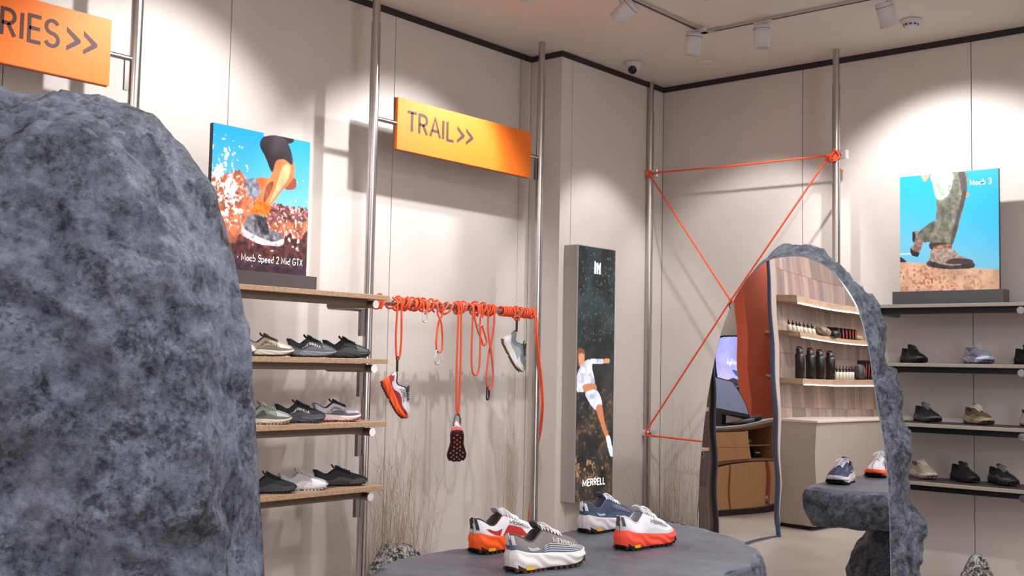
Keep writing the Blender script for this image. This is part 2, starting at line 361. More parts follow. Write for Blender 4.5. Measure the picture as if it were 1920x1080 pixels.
# ------------------------------------------------------------------ shelves
def peg_shelf(t, W, D, m, n_arm, th, under):
    """shelf along local x 0..W, depth y 0..-D (front at -D), top at z=0"""
    MB().box((0, -D, -th), (W, 0, 0), .0015).build('board', m, t)
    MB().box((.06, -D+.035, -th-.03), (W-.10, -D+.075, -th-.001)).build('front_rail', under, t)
    for x in n_arm:
        MB().tube([(x, -.02, -th-.022), (x, -D-.004, -th-.022)], .017, 18).build('support_arm', STEEL2, t)
        e = MB().tube([(x, -D-.004, -th-.022), (x, -D-.009, -th-.022)], .018, 18).build('arm_end_cap', STEEL, t)
for z, nm, lab in ((1.788, 'top', 'topmost oak shelf on the left wall, carrying the runner poster'), (1.509, '2', 'second oak shelf from the top, with cream, slate and black shoes'),
                   (1.236, '3', 'third oak shelf from the top, with sage, black and white shoes'), (.959, '4', 'lowest oak shelf in view, with two black shoes and a white one')):
    t = thing('wall_shelf', lab, 'shelf', mtx=Matrix.Translation((-.02, -3.62, z)) @ Matrix.Rotation(PI/2, 4, 'Z'), group='oak shelves on the left wall')
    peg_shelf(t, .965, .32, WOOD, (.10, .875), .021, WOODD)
    MB().tube([(.875, -.035, -.048), (1.065, -.035, -.048)], .014, 14).build('pole_connector', STEEL, t)
    MB().box((1.045, -.047, -.175), (1.068, -.027, -.03)).build('bracket_plate', STEEL2, t)
    MB().tube([(-.13, -.035, -.048), (.10, -.035, -.048)], .014, 14).build('pole_connector', STEEL, t)
for z, lab in ((1.847, 'topmost grey shelf on the right wall, carrying the hiking poster'), (1.543, 'second grey shelf from the top, with black and lavender shoes'),
               (1.235, 'third grey shelf from the top, with black and tan shoes'), (.94, 'lowest grey shelf in view, with beige and two black shoes')):
    t = thing('wall_shelf', lab, 'shelf', (1.42, -.02, z), group='grey shelves on the right wall')
    peg_shelf(t, 1.15, .30, GREYSH, (.13, .85), .018, BLACK)
    MB().box((.002, -.285, 0), (1.148, -.01, .0015)).build('shelf_liner', DARKSH, t)

# ------------------------------------------------------------------ prints
def vnoise(nx, ny, sc, seed, octv=5, asp=1.0):
    r = np.random.RandomState(seed); out = np.zeros((ny, nx)); amp = 1; tot = 0
    for o in range(octv):
        gx = max(2, int(sc*2**o)+2); gy = max(2, int(sc*asp*2**o)+2); g = r.rand(gy, gx)
        X = np.linspace(0, gx-1.001, nx); Y = np.linspace(0, gy-1.001, ny); xi = X.astype(int); yi = Y.astype(int); fx = X-xi; fy = Y-yi
        fx = fx*fx*(3-2*fx); fy = fy*fy*(3-2*fy)
        a = g[np.ix_(yi, xi)]*(1-fx)+g[np.ix_(yi, xi+1)]*fx; b = g[np.ix_(yi+1, xi)]*(1-fx)+g[np.ix_(yi+1, xi+1)]*fx
        out += amp*(a*(1-fy)[:, None]+b*fy[:, None]); tot += amp; amp *= .55
    return out/tot
def pmask(U, Vv, poly):
    ins = np.zeros(U.shape, bool); n = len(poly)
    for i in range(n):
        x0, y0 = poly[i]; x1, y1 = poly[(i+1) % n]
        if y0 == y1: continue
        c = ((y0 > Vv) != (y1 > Vv)) & (U < (x1-x0)*(Vv-y0)/(y1-y0)+x0); ins ^= c
    return ins
class Paint:
    """a printed picture painted in the photograph's crop coordinates, mapped to the flat print"""
    def __init__(s, nx, ny, quad):
        s.nx, s.ny, s.q = nx, ny, quad
        u = np.linspace(0, 1, nx)[None, :].repeat(ny, 0); v = np.linspace(0, 1, ny)[:, None].repeat(nx, 1)
        (ax, ay), (bx, by), (cx, cy), (dx, dy) = quad   # TL TR BR BL
        s.X = (1-v)*((1-u)*ax+u*bx)+v*((1-u)*dx+u*cx); s.Y = (1-v)*((1-u)*ay+u*by)+v*((1-u)*dy+u*cy)
        s.u, s.v = u, v; s.c = np.zeros((ny, nx, 3))
    def fill(s, m, col, noise=None, amt=0):
        c = np.array(col, float)[None, :]; sh = 1 if noise is None else (1+amt*(noise[m]-.5)*2)[:, None]
        s.c[m] = c*sh
    def poly(s, pts, col, noise=None, amt=.0): s.fill(pmask(s.X, s.Y, smooth2(pts)), col, noise, amt)
    def mesh(s, name, fn, m, parent):
        rows = [[fn(j/(s.nx-1), i/(s.ny-1)) for j in range(s.nx)] for i in range(s.ny)]
        mb = MB(); mb.grid(rows); o = mb.build(name, m, parent, recalc=False)
        c = np.clip(s.c/255, 0, 1); c = np.where(c > .04045, ((c+.055)/1.055)**2.4, c/12.92)
        a = o.data.color_attributes.new('print', 'FLOAT_COLOR', 'POINT')
        a.data.foreach_set('color', np.concatenate([c, np.ones((s.ny, s.nx, 1))], 2).astype(np.float32).ravel()); return o
def smooth2(pts):
    return [(p.x, p.y) for p in smooth_path([(a, b, 0) for a, b in pts], 4, True)]
PRINT = vcol_mat('printed_poster', .45)
GLOWP = vcol_mat('backlit_print', .4, .55)
# -- poster of the runner
p = Paint(190, 230, [(55, 70), (595, 185), (588, 950), (60, 905)])
n1 = vnoise(190, 230, 9, 1); n2 = vnoise(190, 230, 30, 2, 3); n3 = vnoise(190, 230, 5, 3); n4 = vnoise(190, 230, 60, 5, 2)
al = np.ones((230, 190), bool)
g = np.clip((p.Y-80)/470, 0, 1)[..., None]
p.c = np.array([16, 138, 222])*(1-g)+np.array([120, 196, 240])*g
land = p.Y > (np.interp(p.X, [50, 130, 200, 260, 330, 400, 590], [360, 370, 345, 420, 500, 535, 565])+(n2-.5)*40)
p.fill(land, (190, 108, 76), n1*.5+n2*.5, .8)
far = land & (p.Y < 640) & (p.X > 370); p.fill(far, (140, 84, 84), n2, .9)
for a in (.55, .62):
    m = land & (n4 > a+.14); p.fill(m, (222, 184, 174))
dk = land & (p.Y+(n1-.5)*160 > 740); p.fill(dk, (96, 54, 56), n2, .8)
dk = land & (p.Y+(n1-.5)*110 > 860); p.fill(dk, (66, 42, 58), n2, .5)
spl = (np.exp(-((p.X-110)/95)**2-((p.Y-380)/190)**2)+.8*np.exp(-((p.X-170)/60)**2-((p.Y-560)/120)**2)+.75*np.exp(-((p.X-480)/80)**2-((p.Y-640)/90)**2)+.5*np.exp(-((p.X-520)/40)**2-((p.Y-760)/80)**2))
m = (n2*.6+n4*.4+spl*.30) > .76; p.fill(m, (238, 224, 226), n1, .25)
skin = (206, 122, 74)
p.poly([(232, 408), (292, 388), (326, 440), (318, 480), (270, 505), (246, 470)], (128, 132, 146), n2, .6)
p.poly([(295, 392), (352, 388), (380, 420), (328, 462)], (222, 118, 60), n1, .3)
p.poly([(330, 128), (396, 138), (390, 168), (336, 160)], (222, 170, 150)); p.poly([(398, 146), (486, 160), (496, 178), (470, 190), (430, 172)], (40, 38, 40))
p.poly([(455, 380), (512, 392), (516, 440), (492, 456), (450, 446)], (150, 80, 56))
p.poly([(392, 285), (492, 295), (506, 372), (478, 420), (430, 470), (380, 540), (318, 560), (300, 530), (330, 440), (376, 360)], skin, n3, .35)
p.poly([(440, 320), (480, 320), (470, 390), (410, 480), (370, 530), (400, 440)], (240, 176, 130), n3, .3)
p.poly([(350, 430), (388, 410), (370, 480), (335, 530)], (140, 74, 52), n2, .3)
p.poly([(326, 150), (402, 142), (448, 168), (482, 232), (492, 312), (446, 282), (398, 290), (378, 356), (338, 268), (304, 198)], (50, 44, 50), n3, .6)
p.poly([(300, 522), (376, 548), (350, 606), (274, 600)], (238, 118, 34), n4, .35)
p.poly([(262, 600), (350, 606), (366, 676), (438, 706), (454, 744), (420, 772), (330, 758), (262, 716), (226, 680), (240, 640)], (112, 110, 120), n2, .8)
p.poly([(226, 656), (250, 690), (336, 734), (400, 752), (452, 736), (450, 768), (410, 778), (322, 766), (248, 728), (224, 690)], (214, 214, 222), n4, .3)
p.poly([(300, 610), (345, 620), (372, 700), (340, 712), (310, 660)], (62, 60, 68), n4, .6)
def poster(name, label, mtx, W_, Hh, p, body, tf, sw, sh, sd, bold=.065):
    t = thing(name, label, 'poster', mtx=mtx)
    MB().box((-W_/2, -.011, sh-.02), (W_/2, .011, sh+Hh)).build('panel', BLACK, t)
    p.mesh('printed_picture', lambda u, v: Vector((-W_/2+u*W_, -.0118, sh+Hh*(1-v))), PRINT, t)
    MB().box((-sw/2, -sd/2, 0), (sw/2, sd/2, sh), .001).build('stand_base', SLATE, t)
    lettering(body, lambda x, y: Vector((tf[0]+x*(tf[1]-tf[0]), -.0126, tf[2]+y*(tf[3]-tf[2]))), t, mat('white_print', (250, 248, 246), .5), bold)
poster('display_poster', 'upright poster of a runner splashing in orange socks, left wall', Matrix.Translation((.10, -3.222, 1.788)) @ Matrix.Rotation(PI/2, 4, 'Z'),
       .495, .585, p, 'Moab Speed 2 Mid GTX', (-.092, .225, .112, .140), .56, .068, .09)
# -- poster of the hiker
p = Paint(180, 220, [(108, 118), (755, 58), (750, 882), (95, 892)])
n1 = vnoise(180, 220, 6, 11); n2 = vnoise(180, 220, 26, 12, 3); n4 = vnoise(180, 220, 50, 15, 2)
g = np.clip((p.Y-60)/660+.25*(1-p.u), 0, 1)[..., None]**1.4
p.c = np.array([0, 156, 222])*(1-g)+np.array([110, 190, 222])*g
p.fill(pmask(p.X, p.Y, [(95, 632), (160, 628), (220, 634), (160, 642), (95, 642)]), (190, 224, 240))
gl = np.interp(p.X, [95, 180, 300, 500, 620, 760], [688, 692, 704, 728, 738, 748])
p.fill(p.Y > gl, (212, 172, 142), n1, .3); p.fill((p.Y > gl+16) & (n2 > .64) & (p.X < 480), (184, 122, 94), n4, .3); p.fill((p.Y > gl+14) & (n2 < .40), (196, 150, 126), n4, .2)
p.poly([(98, 655), (142, 688), (98, 690)], (44, 44, 52))
p.poly([(255, 96), (322, 92), (300, 122), (278, 148), (264, 128)], (226, 160, 130))
p.poly([(540, 210), (568, 232), (552, 256)], (206, 130, 100))
p.poly([(186, 492), (236, 488), (262, 548), (236, 620), (214, 656), (172, 632), (176, 596), (200, 560)], (130, 106, 96), n4, .4)
p.poly([(188, 492), (206, 492), (204, 552), (188, 552)], (42, 36, 40)); p.poly([(172, 598), (196, 620), (232, 630), (218, 655), (178, 642)], (38, 34, 36))
p.poly([(240, 480), (350, 410), (350, 520), (270, 560), (236, 526)], (92, 92, 82), n2, .4)
p.poly([(322, 96), (540, 76), (552, 220), (510, 400), (462, 560), (430, 572), (310, 566), (308, 510), (344, 430), (352, 260), (330, 170)], (112, 112, 100), n2, .45)
p.poly([(324, 96), (460, 84), (440, 230), (360, 270), (332, 170)], (168, 190, 176), n2, .3)
p.poly([(500, 90), (540, 78), (552, 220), (505, 400), (462, 560), (440, 560), (480, 400), (520, 230)], (74, 68, 66), n2, .4)
p.poly([(308, 562), (440, 570), (436, 600), (318, 610)], (60, 52, 54)); p.poly([(330, 590), (442, 572), (436, 622), (340, 620)], (150, 104, 84), n4, .5)
p.poly([(318, 608), (450, 606), (500, 650), (580, 680), (586, 706), (560, 736), (440, 738), (296, 716), (304, 660)], (158, 138, 126), n4, .3)
p.poly([(296, 684), (400, 712), (480, 716), (586, 700), (582, 734), (440, 742), (294, 722)], (60, 54, 58), n4, .5)
p.poly([(410, 690), (470, 668), (560, 676), (586, 694), (560, 708), (430, 706)], (66, 58, 62))
poster('display_poster', 'upright poster of hiking legs on a sandy rock, right wall', Matrix.Translation((1.885, -.20, 1.847)),
       .505, .615, p, 'Moab 3', (.112, .220, .612, .640), .565, .072, .09, .085)
# -- tall backlit box
p = Paint(90, 360, [(97, 37), (238, 58), (223, 1018), (78, 1045)])
n1 = vnoise(90, 360, 3, 21, 6, 4); n2 = vnoise(90, 360, 12, 22, 4, 4); n4 = vnoise(90, 360, 30, 25, 2, 4)
g = np.clip(p.v, 0, 1)[..., None]
p.c = (np.array([26, 40, 46])*(1-g)+np.array([44, 40, 36])*g)*(1+1.0*(n1-.5)[..., None]*2)
m = (p.Y > 600) & (n1*.5+n2*.5 > .56); p.fill(m, (78, 62, 48), n4, .7)
m = (p.Y > 860) & (p.Y < 950) & (n2 > .58) & (p.X < 190); p.fill(m, (140, 108, 76), n4, .5)
m = (p.Y < 420) & (n4 > .74); p.fill(m, (70, 92, 84))
wj = (206, 208, 226)
p.poly([(90, 450), (108, 446), (118, 462), (114, 512), (100, 520), (90, 508)], (120, 72, 52)); p.poly([(94, 470), (114, 468), (112, 512), (98, 514)], (198, 140, 112))
p.poly([(100, 518), (130, 488), (190, 486), (212, 484), (208, 500), (160, 504), (144, 514), (156, 586), (128, 590), (112, 614), (86, 612), (86, 560)], wj, n2, .35)
p.poly([(188, 486), (212, 482), (210, 500), (190, 500)], (206, 140, 104)); p.poly([(108, 590), (154, 582), (160, 610), (122, 622)], (188, 124, 88))
p.poly([(120, 618), (164, 608), (184, 664), (158, 684), (130, 650)], (196, 202, 226), n2, .3)
p.poly([(160, 676), (182, 664), (194, 730), (212, 790), (202, 800), (178, 740)], (192, 120, 80)); p.poly([(200, 788), (214, 784), (222, 828), (208, 832)], (236, 234, 238))
p.poly([(208, 824), (222, 816), (228, 856), (216, 860)], (214, 226, 236))
lb = thing('light_box', 'tall narrow backlit box showing a leaping person in white', 'light box', (0, -.86, .73), group=None)
MB().box((.0, -.185, 0), (.098, .185, 1.452), .002).build('casing', mat('aluminium_casing', (168, 162, 158), .45, .3), lb)
p.mesh('backlit_picture', lambda u, v: Vector((.1, -.178+u*.356, 1.447-1.442*v)), GLOWP, lb)
WG = mat('glowing_white_print', (250, 250, 255), .5, emit=.9)
lettering('MERRELL', lambda x, y: Vector((.1012, -.112+x*.215, .088+y*.036)), lb, WG, .08)
mk = MB(); xm = Matrix(((0, 0, 1, .1005), (1, 0, 0, .002), (0, 1, 0, 1.318), (0, 0, 0, 1)))
for P in ([(-.030, -.022), (-.013, -.022), (-.013, .040), (-.030, .052)], [(-.006, -.022), (.006, -.022), (.006, .044), (-.006, .030)], [(-.006, .030), (.0105, .004), (.0105, .020), (-.003, .046)], [(.0105, .004), (.027, .030), (.025, .046), (.0105, .020)], [(.016, -.022), (.029, -.022), (.029, .046), (.016, .030)]):
    mk.prism(P, 0, .0008, xm)
mk.build('emblem', WG, lb)
lb.location.y = -.835

# ------------------------------------------------------------------ rocks
def fbm(v, sc, o=5, gain=.5):
    a = 1; s = 0; v = Vector(v)*sc
    for _ in range(o): s += a*noise.noise(v); v = v*2.03; a *= gain
    return s
def resample(poly, n):
    P = smooth_path(poly, 6, True); L = [0]
    for a, b in zip(P, P[1:]+P[:1]): L.append(L[-1]+(b-a).length)
    out = []; j = 0
    for i in range(n):
        d = L[-1]*i/n
        while L[j+1] < d: j += 1
        out.append(P[j].lerp(P[(j+1) % len(P)], (d-L[j])/(L[j+1]-L[j])))
    return out
def arch_rock(name, label, mtx, outline, T, m, N, K, pw, amp, bulge=.05, seed=0, pane=True, sc=3.2, dent=.0, cat='mirror', em=None):
    """outline in local (x, z), mirror face at y=0 facing -y, rock body towards +y"""
    t = thing(name, label, cat, mtx=mtx)
    R = resample([(x, 0, z) for x, z in outline], N); zc = .95; cx = sum(q.x for q in R)/N
    rows = []
    for k in range(K):
        a = (k/(K-1))**1.25*PI/2*.995; c = math.cos(a)**pw; d = T*math.sin(a); row = []
        for q in R:
            e = bulge*math.sin(min(1, a*1.6)*PI)*.8
            dx, dz = q.x-cx, q.z-zc; l = math.hypot(dx, dz) or 1
            v = Vector((cx+dx*c+dx/l*e, d, zc+dz*c+dz/l*e))
            w = min(1, a*3.2)
            n3 = (Vector((dx/l*math.cos(a), math.sin(a)*.9+.1, dz/l*math.cos(a)))).normalized()
            s = Vector((seed*7.3, seed, 0))
            f = fbm(v+s, sc, 6, .55); r = abs(noise.noise((v+s)*5.5)); r2 = abs(noise.noise((v*1.0+s)*13))
            v += n3*w*amp*(f*1.1+(.26-r)*.8*dent+(.2-r2)*.25*dent)
            v.z = max(v.z, .0) if v.z < .02 else v.z
            v.y = max(v.y, .002)
            row.append(v)
        rows.append(row)
    mb = MB(); mb.grid(rows, cv=True); body = mb.build('rock_body', m, t)
    if pane:
        # slightly warped mirror sheet, edges flush with the rock face
        rr = []
        for k in range(26):
            s = (1 if em is None else .985)-k/25*.9995*(1 if em is None else .985); rr.append([Vector((cx+(q.x-cx)*s, warp(cx+(q.x-cx)*s, zc+(q.z-zc)*s), zc+(q.z-zc)*s)) for q in R])
        mb = MB(); mb.grid(rr, cv=True); po = mb.build('mirror_pane', MIRROR, t, recalc=False)
        if em is None: mb = MB(); mb.grid([[v+Vector((0, -.001, 0)) for v in rr[0]], [Vector((cx+(v.x-cx)*1.006, .004, zc+(v.z-zc)*1.006)) for v in rr[0]]], cv=True)
        if em is None: mb.build('polished_edge', mat('mirror_edge', (150, 160, 170), .2, .6), t)
    return t
def warp(x, z):   # the sheet is not perfectly flat
    g = max(0, min(1, (x-.02)/.42)); g = g*g*(3-2*g); h = max(0, z-1.15)
    return .0060*g*h*h*.75+.00016*math.sin(z*21+x*4)*(1-.5*g)
def half(px, right):  # photo point on the mirror plane -> local x,z
    d = _F+_R*(px[0]-960)/FPX-_U*(px[1]-540)/FPX; dv = Vector(d); n = _mn
    tt = (_mq-Vector(CAM)).dot(n)/dv.dot(n); P = Vector(CAM)+dv*tt-_mq
    return (P.x*n.y-P.y*n.x, P.z+.9)
oc = [(1335, 700), (1345, 652), (1356, 612), (1372, 572), (1387, 543), (1410, 513), (1440, 489), (1470, 482), (1500, 481), (1530, 490), (1560, 510), (1585, 541), (1606, 577),
      (1620, 620), (1629, 660), (1637, 715), (1645, 765), (1655, 822), (1662, 880), (1667, 960), (1669, 1040)]
ol = [half(q, 0) for q in oc]
lowL = [half(q, 0) for q in ((1308, 990), (1310, 930), (1313, 870), (1320, 800), (1327, 745))]
ol = [(lowL[0][0]-.01, .45), (lowL[0][0]-.01, .0), (-.1, 0), (.3, 0), (ol[-1][0]+.01, 0), ] + [(ol[-1][0]+.008, .35)] + ol[::-1] + lowL[::-1]
ax_x = Vector((_mn.y, -_mn.x, 0)); MM = Matrix.Identity(4)
for i in range(3): MM[i][0] = ax_x[i]; MM[i][1] = _mn[i]; MM[i][2] = (0, 0, 1)[i]
MM[0][3], MM[1][3] = _mq.x, _mq.y
arch_rock('arch_mirror', 'arched floor mirror set in a rough grey blue boulder', MM, ol, .44, ROCK2, 320, 190, .30, .06, .066, 2, dent=1.5)
# boulder standing close on the left
na = math.radians(-50); bn = Vector((math.sin(na), math.cos(na), 0)); bx = Vector((math.cos(na), -math.sin(na), 0))
bq = Vector(CAM+(_F+_R*(-10-960)/FPX)*2.25); bq.z = 0
def onb(u, v):
    d = Vector(_F+_R*(u-960)/FPX-_U*(v-540)/FPX); t = (bq-Vector(CAM)).dot(bn)/d.dot(bn); P = Vector(CAM)+d*t-bq; return (P.dot(bx), P.z)
rp = [onb(*q) for q in ((0, 172), (30, 182), (75, 184), (125, 182), (165, 192), (205, 205), (240, 222), (268, 238), (300, 255), (335, 276), (362, 302), (385, 335), (404, 376), (424, 425), (437, 480), (450, 540),
      (461, 605), (469, 670), (476, 745), (482, 830), (487, 920), (492, 1000), (496, 1080))]
wb = rp[-1][0]+.02; rp += [(wb, .8), (wb+.01, .4), (wb, 0), (.2, 0), (-.2, 0), (-wb-.2, 0), (-wb-.22, .5), (-wb-.2, 1.0), (-wb-.16, 1.4), (-wb-.06, 1.68), (-wb+.1, 1.88), (-.25, 1.98), (-.1, 2.0)]
B = Matrix.Identity(4)
for i in range(3): B[i][0] = -bx[i]; B[i][1] = -bn[i]; B[i][3] = bq[i]
arch_rock('boulder', 'huge rounded grey blue boulder filling the lower left corner', B, [(-x, z) for x, z in rp][::-1], .30, ROCK, 440, 330, .24, .05, .0, 5, sc=3.0, dent=1.2, cat='boulder', em=ROCK)

def blob(name, m, parent, rx, ry, rz, c, amp, sc, seed, n=48, flat=None, sq=.8):
    rows = []
    for i in range(n//2+1):
        th = -PI/2+PI*i/(n//2); row = []
        for j in range(n):
            ph = 2*PI*j/n; sp = lambda a: math.copysign(abs(a)**sq, a)
            v = Vector((rx*sp(math.cos(th))*sp(math.cos(ph)), ry*sp(math.cos(th))*sp(math.sin(ph)), rz*sp(math.sin(th))))
            f = fbm(v+Vector((seed, seed*2, 0)), sc, 5); v = v*(1+amp*f)
            if flat is not None: v.z = max(min(v.z, flat[1]), flat[0])
            row.append(v+Vector(c))
        rows.append(row)
    mb = MB(); mb.grid(rows, cv=True); return mb.build(name, m, parent)
# stone table carrying four shoes
tb = thing('stone_table', 'low grey blue stone table holding four running shoes', 'table', (1.8, -3.15, 0))
to = [(1.443, -3.771), (1.395, -3.60), (1.385, -3.41), (1.405, -3.32), (1.40, -3.05), (1.40, -2.80), (1.385, -2.55), (1.40, -2.36), (1.47, -2.28), (1.60, -2.29), (1.753, -2.35), (1.90, -2.43), (2.09, -2.62), (2.21, -2.85), (2.25, -3.15), (2.22, -3.5), (2.12, -3.8), (1.9, -3.95), (1.62, -3.93)]
R = resample([(x-1.8, y+3.15, 0) for x, y in to], 200); rows = []
prof = [(0.0005, 0)]+[(k/26, 0) for k in range(1, 25)]+[(.955, -.001), (.975, -.006), (.99, -.016), (1, -.032), (1.006, -.055), (1.008, -.08), (1.006, -.11), (1.0, -.14), (.985, -.165), (.95, -.185), (.88, -.195), (.7, -.198), (.4, -.20), (.02, -.20)]
for k, (s, z) in enumerate(prof):
    row = []
    for q in R:
        v = Vector((q.x*s, q.y*s, z)); top = s < .97 and z > -.01
        f = fbm(v+Vector((3, 1, 0)), 7, 6, .55); r = abs(noise.noise(v*16))
        if top: v.z += -.0015+.0015*f
        elif z > -.185: v += Vector((q.x, q.y, 0)).normalized()*(.028*f-.018*r)+Vector((0, 0, .010*f if z < -.02 else 0))
        else: v.z += .01*f
        row.append(v+Vector((0, 0, .9)))
    rows.append(row)
nt_ = 27
mb = MB(); mb.grid(rows[:nt_+1], cv=True); mb.build('tabletop', TABLEM, tb)
mb = MB(); mb.grid(rows[nt_:], cv=True); mb.build('slab_edge', ROCK2, tb)
blob('support_boulder', ROCK2, tb, .40, .52, .38, (0.03, -.02, .355), .16, 3.2, 4, 96, (-.355, .345), .7)

# speckled stones with dried grass by the walls
def stone(label, c, rx, ry, h, seed, amp=.22, sq=.75, tip=False):
    t = thing('speckled_stone', label, 'stone', (c[0], c[1], 0), seed, 'speckled stones by the walls')
    blob('stone_body', SPECK, t, rx, ry, h/2, (0, 0, h/2), amp, 5, seed, 56, (-h/2, h/2), sq)
stone('black and white speckled stone beside the pole under the rope bar', (.02, -2.27), .115, .17, .63, 3)
stone('low speckled stone by the corner behind the white coral-soled shoe', (.28, -.25), .15, .11, .60, 1)
stone('pointed speckled stone under the right wall shelves', (2.03, -.25), .13, .12, .60, 6, .12, 1.25)
def grass(label, spots, group):
    for (cx, cy, sx, sy, z0, n, h0, h1, lean, lab) in spots:
        mb = MB()
        for k in range(n):
            x, y = rnd.uniform(-sx, sx), rnd.uniform(-sy, sy); h = rnd.uniform(h0, h1)
            dx, dy = rnd.gauss(0, lean), rnd.gauss(0, lean*1.6)
            P = [Vector((x+dx*s**1.6*h, y+dy*s**1.6*h, h*s)) for s in (0, .25, .5, .75, 1)]
            for q in P: q.x = max(q.x, -cx-.2 if cx < .2 else -cx+.012); q.y = min(q.y, -cy-.02)
            mb.tube(P, .001, 4, caps=False, rr=[.0013, .0012, .0010, .0008, .0004])
            for b in range(rnd.randint(0, 4)):
                s = rnd.uniform(.45, .95); q = P[0].lerp(P[-1], s) if False else P[int(s*4)].lerp(P[min(4, int(s*4)+1)], s*4-int(s*4))
                L = rnd.uniform(.05, .18); an = rnd.uniform(-1, 1)
                e = q+Vector((rnd.uniform(-.2, .3)*L, math.sin(an)*L, math.cos(an)*L*.8))
                e.x = max(e.x, -cx-.2 if cx < .2 else -cx+.012); e.y = min(e.y, -cy-.02)
                mb.tube([q, (q+e)/2+Vector((0, 0, .006)), e], .0007, 3, caps=False, rr=[.0009, .0007, .0003])
        o = mb.build('dried_grass', STRAW, None, origin=None); o.location = (cx, cy, z0)
        tag(o, lab, 'dried grass', group, 'stuff')
grass('', [(-.06, -2.28, .05, .20, .05, 95, .65, 1.15, .07, 'thin dry grass stems behind the speckled stone by the pole'),
           (-.06, -2.05, .04, .05, .05, 14, .8, 1.12, .10, 'sparse bent dry stalks left of the orange shoe'),
           (-.05, -1.42, .04, .06, .05, 34, .8, 1.20, .06, 'dry forked stalks beside the pole near the light box'),
           (.25, -.14, .20, .05, .05, 75, .7, 1.28, .07, 'tall dry grass in the room corner behind the rope')], 'dried grasses by the walls')

# ------------------------------------------------------------------ rope bar with coils, loops, carabiners
YB0, YB1, ZB = -2.507, -1.30, 1.776
bar = tag(MB().tube([(.02, YB0, ZB), (.02, YB1, ZB+.004)], .0155, 20).build('display_bar', STEEL, origin=(.02, -1.9, ZB)), 'horizontal steel bar between two poles, wrapped in orange rope', 'bar')
rope = thing('climbing_rope', 'orange climbing rope coiled and looped along the steel bar', 'rope', (.02, -1.9, ZB))
def yb(u): return at(u, 575, 0, .02).y+1.9
rr_ = .0050
def coil(u0, u1, turns, R=.023, wob=.004, tilt=0, sd=0):
    y0, y1 = yb(u0), yb(u1); n = int(turns*14); g = random.Random(int(u0)); P = []
    for k in range(n+1):
        s = k/n; a = 2*PI*turns*s+sd; q = R+wob*math.sin(a*.37+sd)+wob*.6*math.sin(a*1.3)
        P.append(Vector((math.cos(a)*q, y0+(y1-y0)*s+tilt*math.sin(a), math.sin(a)*q)))
    MB().tube(P, rr_, 8).build('coil', ROPE, rope)
for a in ((699, 712, 4.2, .023, .006), (704, 721, 1.6, .030, .006, .02, 1), (728, 742, .8, .027, .002, .02, 2), (742, 757, 3.2, .027, .008, .012, 0), (756, 764, 2.4, .028, .006, .01, 2),
          (770, 785, 4.0, .026, .006, .006, 1), (790, 808, 3.5, .027, .006, .008, 1), (810, 822, .7, .028, .003, .02, 0), (826, 840, 1.6, .029, .006, .02, 3), (856, 868, 3.4, .027, .006, .006, 0),
          (887, 906, 3.6, .028, .008, .01, 1), (910, 927, 4.2, .026, .005, .006, 2), (938, 961, 7.0, .023, .001, .001, 1), (962, 976, 1.6, .028, .004, .014, 0), (976, 1001, 6.2, .024, .003, .003, 2)):
    coil(*a)
def zz(v, u=860): return at(u, v, 0, .05).z-ZB
def loop(ul, ur, vb, cross=None, x=.035, ub=None):
    yl, yr = at(ul, 600, 0, .05).y+1.9, at(ur, 600, 0, .05).y+1.9; ym = (yl+yr)/2 if ub is None else at(ub, 650, 0, .05).y+1.9; zb_ = zz(vb, (ul+ur)/2); wd = (yr-yl)/2
    P = []
    if cross is None:
        P = [(0, yl, .026), (x-.004, yl, .01), (x, yl, -.03), (x, yl-.004+(ym-(yl+yr)/2)*.5, zb_*.55), (x, ym-wd*1.0, zb_*.86), (x, ym-wd*.55, zb_*.97), (x, ym, zb_), (x, ym+wd*.55, zb_*.97), (x, ym+wd*1.0, zb_*.86), (x, yr+.004+(ym-(yl+yr)/2)*.5, zb_*.55), (x, yr, -.03), (x-.004, yr, .01), (0, yr, .026)]
    else:
        zc = zz(cross, (ul+ur)/2)
        P = [(0, yl, .026), (x, yl, .0), (x, yl+wd*.2, zc*.5), (x+.008, ym, zc), (x, ym+wd*1.0, (zc+zb_)/2), (x, ym+wd*.9, zb_*.93), (x, ym, zb_), (x, ym-wd*.9, zb_*.93), (x, ym-wd*1.0, (zc+zb_)/2), (x-.008, ym, zc), (x, yr-wd*.2, zc*.5), (x, yr, .0), (0, yr, .026)]
    MB().tube(smooth_path(P, 6), rr_, 8).build('hanging_loop', ROPE, rope)
loop(743, 751, 674); loop(818, 829, 661, 604); loop(858, 863, 778); loop(885, 899, 704); loop(887, 896, 647, ub=906); loop(913, 925, 731, 662)
loop(964, 972, 601); loop(792, 799, 588); loop(898, 903, 598)
for nn_, x0, off in ((0, .05, 0), (1, .035, -3)):
    e = [(.0, yb(996), .02), (.03, yb(999+off), -.02)]+[(xx, at(u+off, v, 0, xx).y+1.9, at(u+off, v, 0, xx).z-ZB) for u, v, xx in ((1002, 625, x0), (1006, 670, x0), (1011, 715, x0), (1013, 760, .03), (1010, 800, -.01), (1003, 840, -.05), (997, 890, -.07), (992, 940, -.07), (987, 985, -.05), (984, 1060, -.03))]
    MB().tube(smooth_path(e, 5), rr_*.9, 8).build('trailing_end', ROPE, rope)
